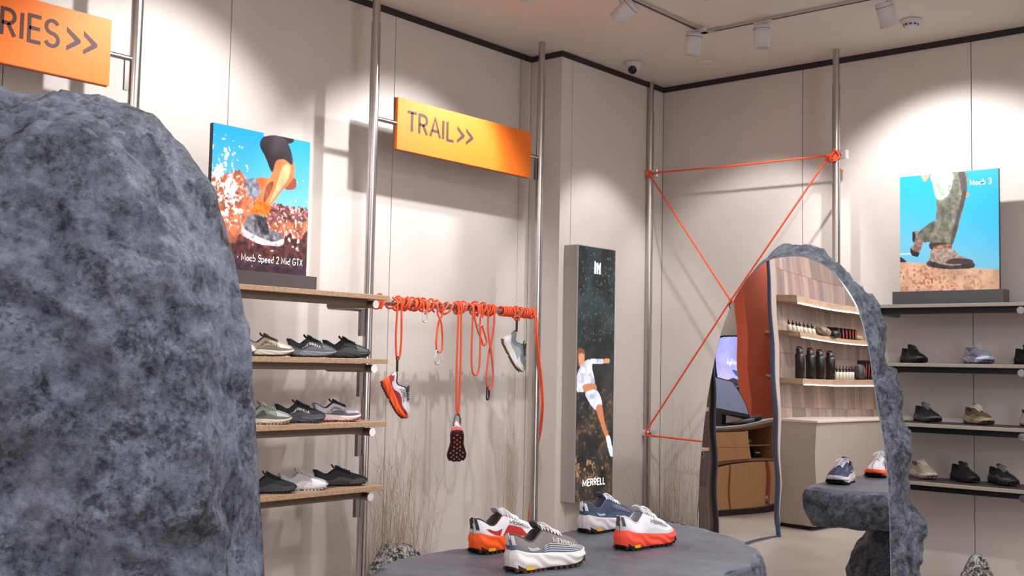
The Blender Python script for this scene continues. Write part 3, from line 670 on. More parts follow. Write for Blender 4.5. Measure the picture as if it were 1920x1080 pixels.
def carabiner(u, v, h, m, label, w=.5, r=.0034, tilt=0):
    P = at(u, v, 0, .058); t = thing('carabiner', label, 'carabiner', tuple(P), group='carabiners on the rope')
    t.rotation_euler = (tilt, 0, rnd.uniform(-.3, .3))
    w_ = h*w/2; a = [(0, 0, 0), (0, w_*.55, -h*.07), (0, w_*.95, -h*.4), (0, w_, -h*.75), (0, w_*.6, -h*.96), (0, 0, -h), (0, -w_*.6, -h*.96), (0, -w_, -h*.75), (0, -w_*.7, -h*.4), (0, -w_*.45, -h*.07)]
    MB().tube(smooth_path(a, 4, True), r, 8, True).build('ring', m, t)
    MB().tube([(0, w_*.9, -h*.30), (0, w_*1.0, -h*.72)], r*1.35, 8).build('gate', m, t)
carabiner(797, 582, .058, CHROME, 'small silver carabiner hanging second from the left on the bar')
carabiner(820, 657, .068, CHROME, 'silver carabiner at the bottom of the twisted rope loop')
carabiner(900, 590, .060, CHROME, 'silver carabiner tucked among the densest rope coils')
carabiner(914, 726, .065, BLACK, 'black carabiner at the bottom of the crossed rope loop', .5, .0042, .1)
carabiner(857, 776, .066, STEEL2, 'grey carabiner holding the shoe that shows its sole', .62, .004)
def strap(u, v0, v1, label):
    a, b = at(u, v0, 0, .058), at(u, v1, 0, .058)
    o = MB().box((-.004, -.006, b.z-a.z), (.004, .006, 0), .0015).tube(smooth_path([(0, -.004, .0), (0, -.009, .012), (0, 0, .02), (0, .009, .012), (0, .004, 0)], 3), .0025, 6).build('hanging_strap', BLACK)
    o.location = a; tag(o, label, 'strap', 'black shoe hanging straps')
strap(745, 676, 697, 'short black strap holding the white and orange hanging shoe')
strap(969, 601, 622, 'short black strap holding the grey hanging shoe')

# orange line strung between the corner poles
ln = thing('guy_rope', 'orange cord stretched in a triangle between two corner poles', 'rope', (.62, -.2, 1.9))
A_ = at(1216, 325, 1, -.21); B_ = at(1556, 291, 1, -.215); K_ = at(1371, 565, 1, -.23); D_ = at(1211, 812, 1, -.21); E_ = at(1330, 829, 1, -.21)
def seg(P, r=.0058, nm='cord_run'): MB().tube([Vector(q)-ln.location for q in P], r, 8).build(nm, ROPE, ln)
seg([A_, A_.lerp(B_, .5)+Vector((0, 0, -.006)), B_]); seg([A_, K_]); seg([B_, K_+Vector((0, -.012, .0)), D_+Vector((0, 0, .01))]); seg([D_+Vector((0, 0, -.012)), E_, at(1460, 836, 1, -.21)])
def knot(c, R, n, nm='knot', s=1):
    g = random.Random(n*3+int(R*1000)); P = [Vector(c)-ln.location+Vector((g.uniform(-R, R), g.uniform(-R, R)*.7, g.uniform(-R, R))) for _ in range(n)]
    MB().tube(smooth_path(P, 5, True), .0058, 7, True).build(nm, ROPE, ln)
knot(B_+Vector((.02, .0, -.004)), .036, 13); knot(A_+Vector((.004, 0, 0)), .022, 9); knot(K_, .016, 9); knot(D_+Vector((.0, 0, 0)), .012, 7)
seg([at(1560, 300, 1, -.2), at(1572, 312, 1, -.17), at(1580, 321, 1, -.17)], .005, 'cord_tail')
def clamp(x, y, z, label, side):
    t = thing('pole_clamp', label, 'clamp', (x, y, z), group='chrome clamps on the corner poles')
    MB().lathe([(.024, -.02), (.031, -.02), (.031, .02), (.024, .02), (.024, -.02)], n=24).build('clamp_ring', CHROME, t)
    MB().box((.024*side, -.020, -.026), (.066*side, .020, .026), .003).build('clamp_block', CHROME, t)
    MB().tube([(.036*side, -.034, 0), (.036*side, .022, 0)], .007, 8).build('bolt', STEEL2, t)
    MB().tube(smooth_path([(-.02*side, -.02, .01), (-.04*side, -.03, .0), (-.045*side, -.025, -.015), (-.024*side, -.02, -.012)], 4), .0045, 7).build('eye_hook', CHROME, t)
clamp(.02, -.177, A_.z, 'chrome clamp high on the corner pole where the cord starts', 1)
clamp(1.26, -.18, B_.z+.002, 'chrome clamp on the pole behind the arch mirror', 1)
clamp(.02, -.177, D_.z, 'chrome clamp low on the corner pole', 1)
o = MB().tube(smooth_path([(0, 0, 0), (0, -.01, -.012), (.004, -.008, -.034), (.002, 0, -.042), (-.004, .006, -.03)], 4), .004, 7).build('cord_hook', BLACK); o.location = K_+Vector((0, -.01, -.012))
tag(o, 'small black hook hanging from the knot in the orange cord', 'hook')

# ------------------------------------------------------------------ shoes
def crv(xs, ys):
    def f(t):
        t = min(max(t, xs[0]), xs[-1]); i = 0
        while i < len(xs)-2 and t > xs[i+1]: i += 1
        x0, x1 = xs[i], xs[i+1]; h = x1-x0; s = (t-x0)/h
        g = lambda k: 0 if k <= 0 or k >= len(xs)-1 else (ys[k+1]-ys[k-1])/(xs[k+1]-xs[k-1])
        if i == 0: m0 = (ys[1]-ys[0])/h
        else: m0 = g(i)
        m1 = (ys[-1]-ys[-2])/h if i == len(xs)-2 else g(i+1)
        return (2*s**3-3*s*s+1)*ys[i]+(s**3-2*s*s+s)*h*m0+(-2*s**3+3*s*s)*ys[i+1]+(s**3-s*s)*h*m1
    return f
sst = lambda a, b, t: (lambda s: s*s*(3-2*s))(min(1, max(0, (t-a)/(b-a))))
FW = crv([0, .015, .05, .12, .25, .40, .55, .70, .80, .88, .94, .98, 1], [0, .015, .0265, .034, .0345, .034, .041, .0495, .0495, .0445, .035, .020, 0])
def shoe(label, group, mtx, c, k=1.0, L=.30, patches=(), logo=None, lsc=1.0, lz=(.36, .56), lt=(.48, .78), studs=False, name='running_shoe', stripe=None, vibr=False, seg=1, hi=0.0, gtop=.30):
    """c: upper, guard, midsole, sole, lining, laces, tab; k: midsole thickness factor; shoe along +x, heel at 0, up z"""
    t_ = thing(name, label, 'shoe', mtx=mtx, group=group)
    M = lambda n, col, **kw: mat('shoe_'+n, col, **kw)
    s0 = .006
    Zb = crv([0, .05, .12, .62, .78, .9, 1], [s0+.012, s0+.003, s0, s0, s0+.003, s0+.011, s0+.024])
    Zm = crv([0, .05, .15, .3, .5, .7, .85, .95, 1], [s0+.048*k, s0+.044*k, s0+.038*k, s0+.034*k, s0+.030*k, s0+.027*k, s0+.026*k+.003, s0+.024*k+.010, s0+.020*k+.019])
    d = .026*(k-1)+hi*0
    Zc = crv([0, .04, .10, .18, .26, .32, .38, .46, .58, .70, .80, .88, .95, 1], [.098+d, .101+d, .092+d, .078+d, .077+d, .090+d, .102+d, .098+d, .086+d, .074+d, .066+d, .058+d, .050+d*.9, .038+d*.8])
    rim = crv([0, .05, .2, .35, .42, .6, .75, 1], [.45, .62, .66, .62, .48, .36, .3, .25])
    vam = lambda t: sst(.30, .44, t)
    opn = lambda t: sst(.012, .06, t)*(1-sst(.345, .385, t))
    Wm = lambda t: FW(t)*1.10+.0025*min(1, t*30, (1-t)*30)
    Wu = lambda t: FW(t)
    def wall(t, s, off=0.0):
        g = vam(t); r = rim(t); zb = Zm(t)-.004; zc = Zc(t)
        ya = r+(1-r)*(1-s**1.6); za = s; yb_ = r+(1-r)*math.cos(s*PI/2)**.9; zb2 = math.sin(s*PI/2)**.95
        fr = ya*(1-g)+yb_*g; fz = za*(1-g)+zb2*g
        return (Wu(t)*fr+off, zb+(zc-zb)*fz+off*.5*g)
    NS = int(44*seg)
    ts = [.5-.5*math.cos(PI*i/NS) for i in range(NS+1)]; ts[0] = .0006; ts[-1] = .9994
    xo = lambda t, z: L*t-(.010*max(0, (z-.05)) / .05*(1-t)**6 if t < .3 else 0)+(.0 if t < .9 else 0)
    rows = []; inner = []
    for t in ts:
        half_ = [wall(t, i/8) for i in range(9)]
        o = opn(t); r = rim(t); w_ = Wu(t)*r; zc = Zc(t); ins = Zm(t)+.002
        arch = .007+.004*vam(t)
        top = []
        for q in range(1, 8):
            a = q/7
            yv, zv = w_*(1-a), zc+arch*math.sin(a*PI/2)
            pts_o = [(w_-.003, zc+.002), (w_-.0065, zc-.001), (w_-.008, zc-(zc-ins)*.35), (w_*.86-.006, zc-(zc-ins)*.8), (w_*.6, ins+.002), (w_*.3, ins), (0, ins)]
            yo, zo = pts_o[q-1]; yo = max(0, yo)
            top.append((yv*(1-o)+yo*o, zv*(1-o)+zo*o))
        row = half_+top
        full = [Vector((xo(t, z), y, z)) for y, z in row]+[Vector((xo(t, z), -y, z)) for y, z in row[-2::-1]]
        rows.append(full)
    # outer shell and lining are one loft cut at the rim
    n = len(rows[0])
    ou = MB()
    gc = M('guard', c['guard'], rough=.55)
    um = M('upper', c['upper'], rough=.8, bump=.4, bscale=700, bdist=.0006)
    ou.grid([r[:10] for r in rows]); ou.grid([r[n-10:] for r in rows])
    va = MB(); li = MB()
    i1 = next(i for i, t in enumerate(ts) if t > .375); i0 = 0
    va.grid([r[9:n-9] for r in rows[i1:]]); li.grid([r[9:n-9] for r in rows[:i1+1]])
    b = ou.build('upper', um, t_)
    va.build('vamp', um, t_); li.build('lining', M('lining', c['lining'], rough=.9), t_)
    # lower guard band following the sole
    if c.get('guard') and stripe != 'none':
        gr = []
        for t in ts:
            top = gtop+.30*sst(.70, .98, t)+.05*math.sin(t*14)+(.15*sst(.12, .0, t) if t < .12 else 0)
            gr.append([(lambda yz: Vector((xo(t, yz[1])+(.0012 if t > .97 else 0)-(.0012 if t < .03 else 0), yz[0], yz[1])))(wall(t, top*j/4, .0012)) for j in range(5)])
        gb = MB(); gb.grid(gr); gb.grid([[Vector((p.x, -p.y, p.z)) for p in r] for r in gr]); gb.build('mudguard', gc, t_)
    # midsole
    mr = []
    for t in ts:
        zb, zm = Zb(t), Zm(t); W = Wm(t); x = L*(-.012+t*1.026); e = min(1, t*25, (1-t)*25)
        pr = [(0, zb), (W*.6, zb), (W*.93, zb)]
        for j in range(9):
            s = j/8; wv = .0016*math.sin(s*9+t*26+math.sin(t*19)*1.3)*e*k
            pr.append((W*(.97+.05*math.sin(s*PI))+wv, zb+.002+(zm-zb-.002)*s))
        pr += [(W*.93, zm+.0015), (W*.8, zm-.002)]
        xs_ = [x+((t-.5)*.016*(.5-abs((z-zb)/(zm-zb+1e-6)-.5)) if True else 0) for y, z in pr]
        mr.append([Vector((xx, y, z)) for xx, (y, z) in zip(xs_, pr)]+[Vector((xx, -y, z)) for xx, (y, z) in zip(xs_[::-1], pr[::-1])][:-1])
    mb = MB(); mb.grid(mr); [mb.add(r, [tuple(range(len(r)))], False) for r in (mr[0], mr[-1])]; mb.build('midsole', M('midsole', c['mid'], rough=.6), t_)
    # outsole plate, side bumpers and lugs
    so = MB(); pl = []
    for t in ts:
        W = Wm(t)*.985; x = L*(-.012+t*1.026); z = Zb(t); h = .011*sst(.16, .0, t)+.006*sst(.9, 1, t)
        pl.append([Vector((x, y, zz_)) for y, zz_ in ((-W*1.075, z+.003+h), (-W*1.06, z+.001), (-W*.98, z-.002), (0, z-.0025), (W*.98, z-.002), (W*1.06, z+.001), (W*1.075, z+.003+h))])
    so.grid(pl)
    for i in range(14):
        t = .035+i*.067
        if .40 < t < .50 and not studs: continue
        W = Wm(t); z = Zb(t); x = L*(-.012+t*1.026)
        for sd in (-1, 1):
            so.box((x-.006, sd*(W*.76), z-.0068), (x+.006, sd*(W*1.03), z+.0015))
            if W > .025: so.box((x+.003, sd*.006, z-.006), (x+.014, sd*W*.55, z-.001))
    so.build('outsole', M('sole', c['sole'], rough=.75), t_)
    if studs:
        st = [(.12, 0, 0), (.20, -.5, 0), (.20, .5, 0), (.27, 0, 0), (.33, -.45, 0), (.33, .4, 0), (.40, 0, 0), (.48, .42, 1), (.48, -.45, 2), (.53, 0, 0), (.60, -.4, 3), (.60, .4, 3), (.67, 0, 3), (.67, -.7, 3), (.67, .7, 3), (.74, -.38, 3), (.74, .36, 3), (.81, 0, 3), (.81, -.65, 3), (.81, .6, 3), (.88, -.3, 3), (.88, .3, 3)]
        cc = [(222, 70, 90), (240, 96, 40), (232, 168, 30), (206, 128, 118)]
        for t, y, q in st:
            z = Zb(t)-.0075; R_ = .0062 if q != 3 else .0055; x = L*t
            o = MB(); o.lathe([(0, -.0025), (R_*.8, -.0025), (R_, 0), (R_, .004)], n=7); o = o.build('stud', mat('stud%d' % q, cc[q], .6), t_); o.location = (x, y*Wm(t), z)
    # tongue
    tg = []
    for i in range(12):
        s = i/11; t = .66-.34*s; w_ = Wu(max(t, .36))*rim(max(t, .38))*(.78+.05*s)
        if t > .37: z = Zc(t)+.0135
        else: z = Zc(.37)+.0135+(.37-t)*L*1.35
        x = L*t-(.0 if t > .37 else .0)
        rr = [Vector((x, w_*q/3, z-.0045*(q/3)**2)) for q in range(-3, 4)]; th = Vector((-.003 if t < .4 else 0, 0, -.0045))
        tg.append(rr+[p+th for p in rr[::-1]])
    tm = MB(); tm.grid(tg, cv=True); tm.add(tg[-1], [tuple(range(14))]); tm.add(tg[0], [tuple(range(14))]); tm.build('tongue', M('tongue', c.get('tongue', c['lining']), rough=.85), t_)
    # laces
    lm = M('laces', c['laces'], rough=.8); la = MB(); nl = 6
    for i in range(nl):
        t0 = .385+.05*i; t1 = t0+.045
        for sd in (1, -1):
            P = []
            for q in range(7):
                a = q/6; t = t0+(t1-t0)*a; y = sd*Wu(t)*rim(t)*1.12*math.cos(a*PI); P.append(Vector((L*t, y, Zc(t)+.0165-.013*abs(math.cos(a*PI))**3+(.001*sd))))
            la.tube(P, .0021, 6)
    t0 = .385; z0 = Zc(t0)+.018
    for sd in (1, -1):
        la.tube(smooth_path([(L*t0, 0, z0), (L*t0+.004, sd*.012, z0+.006), (L*(t0+.05), sd*.030, z0-.004), (L*(t0+.08), sd*.034, z0-.016), (L*(t0+.07), sd*.024, z0-.008), (L*t0, 0, z0)], 4), .0019, 6)
        la.tube(smooth_path([(L*t0, 0, z0), (L*(t0+.06), sd*.014, z0+.0), (L*(t0+.11), sd*.026, z0-.012)], 4), .0019, 6)
    la.build('laces', lm, t_)
    # heel tab and pull loop
    hb = MB(); zt = Zc(.0)
    hw = [[Vector((xo(0, z)-.0022-(.002*math.sin(s*PI)), y, z)) for y in (-.006, 0, .006)] for s, z in ((q/5, Zm(0)+.010+(zt-Zm(0)-.006)*q/5) for q in range(6))]
    hb.grid(hw)
    for sd in (1, -1):
        hb.grid([[Vector((xo(tq, z), sd*(wall(tq, s, .0015)[0]), z)) for tq in (.010, .020, .030)] for s, z in ((s, wall(.02, s)[1]) for s in (.2, .4, .6, .8, .98))])
    hb.tube([(-.003-.004, -.004, zt-.01), (-.011, -.004, zt+.004), (-.009, 0, zt+.007), (-.011, .004, zt+.004), (-.007, .004, zt-.01)], .0018, 6)
    hb.build('heel_tab', M('tab', c['tab'], rough=.7), t_)
    # collar piping
    cp = []
    for sd in (1, -1):
        P = [Vector((xo(t, Zc(t)), sd*(Wu(t)*rim(t)-.001), Zc(t)+.001)) for t in np.linspace(.02, .40, 16)]
        cp.append(P)
    pm = MB(); pm.tube(cp[0][::-1]+cp[1], .0026, 6); pm.build('collar_piping', M('piping', c.get('pipe', c['lining']), rough=.8), t_)
    # coloured side panels; pts: four corners (t, s) for lower-left, lower-right, upper-right, upper-left
    for (P, col, nm) in patches:
        for sd in (-1, 1):
            g = []
            for i in range(5):
                b_ = i/4; g.append([])
                for j in range(11):
                    a = j/10; t = (1-b_)*((1-a)*P[0][0]+a*P[1][0])+b_*((1-a)*P[3][0]+a*P[2][0]); s = (1-b_)*((1-a)*P[0][1]+a*P[1][1])+b_*((1-a)*P[3][1]+a*P[2][1])
                    y, z = wall(t, s, .0024); g[-1].append(Vector((xo(t, z), sd*y, z)))
            mb = MB(); mb.grid(g); mb.build(nm, M('patch', col, rough=.6), t_)
    if logo:
        vs, fs, asp = text2d('MERRELL', .08)
        for sd in (-1, 1):
            pts = []
            for x, y in vs:
                xx = x if sd < 0 else 1-x
                t = lt[0]+(lt[1]-lt[0])*xx; s = lz[0]+(lz[1]-lz[0])*y+(.0 if True else 0)
                yy, z = wall(t, s, .0032); pts.append(Vector((xo(t, z), sd*yy, z)))
            mb = MB(); mb.add(pts, fs, False); mb.build('lettering', M('logo', logo, rough=.5), t_, recalc=False)
    if vibr:
        for sd in (-1, 1):
            mb = MB(); g = []
            for j in range(5):
                t = .10+.10*j/4; g.append([Vector((L*(-.012+t*1.026), sd*(Wm(t)*1.07+.0016), z)) for z in (Zb(t)+.003, Zb(t)+.008, Zb(t)+.013)])
            mb.grid(g); mb.build('sole_badge', M('badge', (236, 176, 30), rough=.5), t_)
    return t_
def TR(x, y, z, az, sc=1.0): return Matrix.Translation((x, y, z)) @ Matrix.Rotation(math.radians(az), 4, 'Z') @ Matrix.Scale(sc, 4)
def S(upper, guard, mid, sole=(26, 24, 26), lining=(40, 38, 42), laces=(235, 235, 238), tab=(40, 38, 40), **k): return dict(upper=upper, guard=guard, mid=mid, sole=sole, lining=lining, laces=laces, tab=tab, **k)
# four on the stone table
GT = 'shoes on the stone table'
stripes = [([(.17+.03*i, .30), (.19+.03*i, .30), (.155+.03*i, .52), (.135+.03*i, .52)], (196, 202, 214), 'side_stripe') for i in range(5)]
bands = [([(.36, .03+.06*i), (.97, .06+.10*i), (.975, .10+.10*i), (.40, .055+.06*i)], (206, 212, 224), 'fine_stripe') for i in range(5)]
shoe('white running shoe with thick orange midsole and dark red side panels on stone table', GT, TR(1.508, -3.405, .90, 87, 1.0), S((226, 224, 230), (214, 212, 220), (255, 96, 24), (30, 26, 26), (62, 56, 58), (240, 240, 244), (52, 44, 44), pipe=(60, 52, 54), tongue=(196, 190, 194)),
     1.30, .282, [([(.30, .12), (.34, .45), (.15, .62), (.10, .50)], (176, 30, 34), 'side_panel'), ([(.34, .06), (.70, .06), (.62, .40), (.44, .40)], (188, 40, 40), 'side_panel')], (64, 50, 56), vibr=True, lz=(.46, .68), lt=(.46, .76), seg=1.5, gtop=.12)
shoe('grey running shoe with thick white midsole, nearest on the stone table', GT, TR(1.795, -3.565, .90, 85, 1.0), S((122, 114, 112), (96, 104, 122), (222, 218, 216), (76, 44, 38), (56, 50, 52), (226, 222, 220), (206, 206, 206), pipe=(84, 78, 80), tongue=(86, 80, 82)),
     1.30, .290, stripes+bands, (206, 204, 206), vibr=True, lz=(.36, .58), lt=(.49, .80), seg=1.5, gtop=.24)
shoe('navy running shoe with white midsole, furthest back on the stone table', GT, TR(1.487, -2.80, .90, 88, 1.0), S((58, 68, 96), (72, 86, 108), (214, 208, 214), (28, 24, 28), (70, 70, 84), (236, 236, 240), (226, 226, 232), pipe=(86, 96, 118), tongue=(66, 76, 104)),
     1.30, .282, stripes, (132, 138, 156), vibr=True, lz=(.42, .64), lt=(.46, .76), seg=1.5, gtop=.24)
shoe('white running shoe with thick coral midsole on the stone table', GT, TR(1.79, -3.005, .90, 88, 1.0), S((226, 226, 234), (206, 210, 222), (250, 84, 62), (34, 26, 26), (150, 144, 156), (232, 234, 236), (86, 82, 84), pipe=(224, 222, 230), tongue=(212, 206, 214)),
     1.30, .268, [], (56, 46, 54), vibr=True, lz=(.40, .62), lt=(.46, .76), seg=1.5, gtop=.2)
# left oak shelves; heel column, toe column measured in the photo
def on_shelf(u0, zt, xh, az, L=.285):
    lo, hi_ = -3.62, -2.4
    X = xh
    for _ in range(30):
        m = (lo+hi_)/2; P = np.array([X, m, zt+.04])-CAM; u = 960+FPX*(P@_R)/(P@_F)
        if u < u0: lo = m
        else: hi_ = m
    return TR(xh, m, zt+.001, az, .76)
GL = 'shoes on the oak shelves'
BLK = dict(upper=(34, 33, 38), guard=(48, 49, 54), mid=(40, 42, 46), sole=(26, 24, 24), lining=(30, 30, 34), laces=(34, 34, 38), tab=(30, 30, 34))
sh = lambda u, z, xh, az, lab, c, k, logo=None, **kw: shoe(lab, GL, on_shelf(u, z, xh+.03, az), c, k, kw.pop('L', .262), logo=logo, lz=(.36, .53), lt=(.27, .66), **kw)
sh(382, 1.509, .13, 62, 'white-toed shoe mostly hidden behind the big boulder, second oak shelf', S((206, 204, 206), (232, 230, 232), (214, 210, 208)), .75)
sh(457, 1.509, .13, 62, 'cream running shoe with dark letters on the second oak shelf', S((182, 168, 150), (112, 110, 98), (206, 198, 184), (34, 32, 30), (60, 52, 46), (90, 80, 70), (60, 54, 50), pipe=(50, 44, 42)), .85, (60, 52, 52), patches=[([(.70, .3), (.95, .35), (.88, .75), (.62, .8)], (226, 220, 206), 'toe_panel')])
sh(541, 1.509, .13, 62, 'slate grey shoe with black collar and white letters, second oak shelf', S((52, 52, 62), (92, 96, 106), (124, 124, 134), (30, 28, 30), (30, 30, 38), (40, 40, 44), (44, 44, 52)), .85, (222, 222, 226), patches=[([(.70, .15), (.97, .2), (.92, .85), (.66, .95)], (92, 98, 108), 'toe_panel')])
sh(608, 1.509, .13, 62, 'all black shoe with grey toe at the right end of the second oak shelf', dict(BLK, guard=(62, 66, 72)), .85, (70, 68, 74), patches=[([(.70, .15), (.97, .2), (.92, .85), (.66, .95)], (74, 78, 84), 'toe_panel')])
sh(452, 1.236, .13, 60, 'sage green trail shoe half hidden by the boulder, third oak shelf', S((138, 146, 138), (96, 98, 94), (206, 196, 182), (150, 140, 128), (90, 92, 88), (196, 200, 196), (80, 84, 80)), .7, None, patches=[([(.70, .3), (.97, .35), (.92, .85), (.66, .95)], (178, 190, 182), 'toe_panel'), ([(.2, .15), (.5, .2), (.44, .5), (.3, .5)], (70, 72, 70), 'side_panel')])
sh(519, 1.236, .12, 60, 'black shoe with white letters and grey midsole, third oak shelf', dict(BLK, guard=(70, 72, 82), mid=(70, 74, 86), sole=(60, 58, 60)), .9, (232, 232, 236))
sh(589, 1.236, .11, 60, 'white shoe with black laces and letters, right end of third oak shelf', S((196, 192, 204), (92, 92, 98), (236, 218, 214), (150, 70, 56), (50, 46, 52), (34, 32, 36), (120, 118, 126), pipe=(40, 38, 44)), .95, (52, 46, 56))
sh(462, .959, .14, 62, 'dark grey flat shoe half hidden by the boulder, lowest oak shelf', dict(BLK, guard=(50, 50, 60), mid=(44, 46, 54)), .5, None)
sh(524, .959, .13, 62, 'off-white flat shoe in the middle of the lowest oak shelf', S((184, 178, 184), (218, 216, 226), (204, 200, 202), (190, 186, 188), (170, 164, 170), (214, 210, 214), (150, 144, 150)), .5, None, patches=[([(.66, .1), (.97, .15), (.92, .85), (.62, .95)], (232, 232, 238), 'toe_panel')])
sh(590, .959, .10, 62, 'black flat shoe at the right end of the lowest oak shelf', dict(BLK, guard=(54, 54, 58), mid=(46, 46, 50)), .5, None, L=.30)
# right grey shelves
GR = 'shoes on the grey shelves'
def rshoe(u, v, z, lab, c, k, az=-41, y=-.13, **kw):
    P = at(u, v, 1, y); m = TR(P.x, y, z+.002, az, .76) @ Matrix.Translation((-.13, 0, 0)); shoe(lab, GR, m, c, k, .26, **kw)
rshoe(1712, 655, 1.545, 'black shoe beside the arch boulder on the second grey shelf', dict(BLK, guard=(28, 28, 30), upper=(24, 24, 26)), .9)
rshoe(1834, 655, 1.545, 'pale lavender running shoe on the second grey shelf', S((176, 178, 206), (150, 146, 196), (204, 204, 222), (112, 100, 150), (140, 142, 176), (206, 206, 224), (160, 160, 196)), 1.25)
rshoe(1930, 655, 1.545, 'black shoe cut by the right frame edge, second grey shelf', dict(BLK, guard=(28, 28, 30), upper=(24, 24, 26)), 1.0)
rshoe(1738, 775, 1.237, 'black shoe with grey sole edge, third grey shelf', dict(BLK, mid=(84, 88, 92), laces=(120, 120, 120)), 1.0)
rshoe(1834, 775, 1.237, 'tan and brown trail shoe with white laces, third grey shelf', S((112, 96, 76), (160, 150, 128), (182, 172, 148), (62, 54, 44), (80, 68, 56), (228, 222, 212), (70, 60, 50)), 1.1)
rshoe(1942, 775, 1.237, 'pale shoe cut by the right frame edge, third grey shelf', S((196, 186, 186), (206, 192, 190), (216, 206, 204)), 1.0)
rshoe(1731, 885, .942, 'beige running shoe beside the arch boulder, lowest grey shelf', S((176, 166, 150), (190, 182, 166), (204, 196, 182), (120, 110, 96), (150, 140, 126), (214, 208, 196), (150, 140, 126)), 1.0)
rshoe(1808, 885, .942, 'plain black shoe in the middle of the lowest grey shelf', dict(BLK, guard=(26, 24, 24), upper=(24, 22, 22), mid=(26, 24, 24)), 1.0)
rshoe(1880, 890, .942, 'black shoe with grey zigzag lacing, right end of lowest grey shelf', dict(BLK, guard=(92, 90, 96), laces=(120, 118, 126)), 1.0)
# three hanging shoes
def frame(o, x, z):
    x = Vector(x).normalized(); z = Vector(z); z = (z-x*z.dot(x)).normalized(); y = z.cross(x); m = Matrix.Identity(4)
    for i in range(3): m[i][0] = x[i]; m[i][1] = y[i]; m[i][2] = z[i]; m[i][3] = o[i]
    return m
GH = 'shoes hanging from the rope'
def hang(u, v, xd, zd, sc, anchor=(.02, .10), x=.058):
    P = at(u, v, 0, x); m = frame((0, 0, 0), xd, zd); a = m @ Vector((anchor[0]*sc, 0, anchor[1]*sc)); m.translation = P-a; return m @ Matrix.Scale(sc, 4)
shoe('white shoe with orange and red sole hanging left on the rope', GH, hang(744, 699, (.36, .34, -.87), (.63, .59, .50), .88, (.0, .105)), S((218, 216, 224), (150, 30, 36), (255, 92, 24), (60, 34, 30), (40, 40, 46), (60, 60, 64), (226, 222, 228), pipe=(40, 40, 46), tongue=(200, 200, 206)),
     1.15, .235, [([(.02, .25), (.12, .3), (.14, .62), (.05, .75)], (150, 36, 44), 'side_panel')], (60, 50, 56), lz=(.45, .78), lt=(.36, .66))
shoe('hanging shoe seen from its dark red studded sole', GH, hang(856, 797, (-.30, .32, -.80), (-.66, .60, .42), .80, (.0, .075)), S((236, 214, 214), (236, 200, 196), (214, 96, 96), (52, 26, 28), (200, 180, 180), (220, 210, 210), (236, 230, 230)), 1.0, .235, studs=True)
shoe('grey and white shoe with brown lugs hanging at the right end of the rope', GH, hang(969, 624, (.34, .32, -.88), (.64, .60, .47), .92, (.008, .105)), S((112, 120, 126), (206, 204, 206), (218, 214, 214), (92, 62, 44), (70, 76, 82), (70, 66, 74), (104, 112, 118), pipe=(84, 92, 98), tongue=(90, 94, 100)),
     1.0, .222, [([(.14, .1), (.66, .06), (.56, .5), (.22, .42)], (150, 156, 162), 'side_panel')], None)

# ------------------------------------------------------------------ ceiling fittings
tr = thing('light_track', 'white recessed track forming an angle on the ceiling', 'track', (.852, -.925, H-.012))
TRK = mat('track_white', (178, 168, 164), .5)
for a, b in (((-.018, -5, -.0), (.018, .018, .012)), ((-.018, -.018, 0), (5, .018, .012))):
    MB().box(a, b).build('rail', TRK, tr)
MB().box((-.007, -5, -.0015), (.003, -.06, .001)).box((.06, -.003, -.0015), (5, .007, .001)).build('conductor_slot', GAP, tr)
def track_lamp(x, y, head, aim, label):
    t = thing('track_spotlight', label, 'spotlight', (x, y, H-.012), group='track spotlights')
    MB().box((-.05, -.012, -.014), (.05, .012, 0), .002).build('adapter', WHITE, t)
    hd = Vector(head)-Vector((x, y, H-.012)); MB().tube([(0, 0, -.012), (0, 0, -.035), tuple(hd*.62)], .007, 10).build('stem', WHITE, t)
    q = Vector(aim).normalized().to_track_quat('-Z', 'Y').to_matrix().to_4x4(); q.translation = hd
    MB().lathe([(0, .055), (.037, .055), (.042, .050), (.042, -.062), (.036, -.062), (.034, -.04), (0, -.038)], n=32, m=q).build('lamp_head', WHITE, t)
    MB().lathe([(.0425, .036), (.0432, .036), (.0432, .034), (.0425, .034)], n=32, m=q).build('seam_ring', SLATE, t)
def hd_(u, v, z): return tuple(at(u, v, 2, z))
track_lamp(.852, hd_(1172, 21, 3.19)[1]+.02, hd_(1172, 21, 3.19), (-.75, -.15, -.62), 'white track spotlight tilted sideways towards the left wall')
track_lamp(.852, -1.0, hd_(1300, 82, 3.205), (-.18, .05, -1), 'white spotlight at the corner of the ceiling track')
track_lamp(hd_(1428, 68, 3.205)[0], -.925, hd_(1428, 68, 3.205), (0, .05, -1), 'white upright spotlight on the track above the arch mirror')
track_lamp(hd_(1662, 26, 3.20)[0], -.925, hd_(1662, 26, 3.20), (.10, .42, -1), 'white spotlight tilted towards the hiking poster wall')
track_lamp(.852, -2.35, (.80, -2.35, 3.165), (-1, .0, -1), 'white track spotlight lighting the TRAIL sign wall')
t = thing('security_camera', 'white dome security camera on the ceiling above the corner pole', 'camera', (.19, -.63, H))
MB().lathe([(0, 0), (.052, 0), (.052, -.012), (.046, -.03), (.030, -.05), (0, -.058)], n=32).build('housing', WHITE, t)
hq = Vector((.45, -.75, -.55)).normalized().to_track_quat('Z', 'Y').to_matrix().to_4x4(); hq.translation = (.006, -.010, -.040)
MB().lathe([(0, -.03), (.030, -.02), (.036, .0), (.032, .020), (.024, .026)], n=28, m=hq).build('eyeball', WHITE, t)
MB().lathe([(.0245, .024), (.026, .030), (.020, .034), (0, .035)], n=28, m=hq).build('lens', mat('lens_glass', (18, 18, 22), .15), t)
t = thing('smoke_detector', 'round white smoke detector near the right wall', 'detector', (1.79, -.46, H))
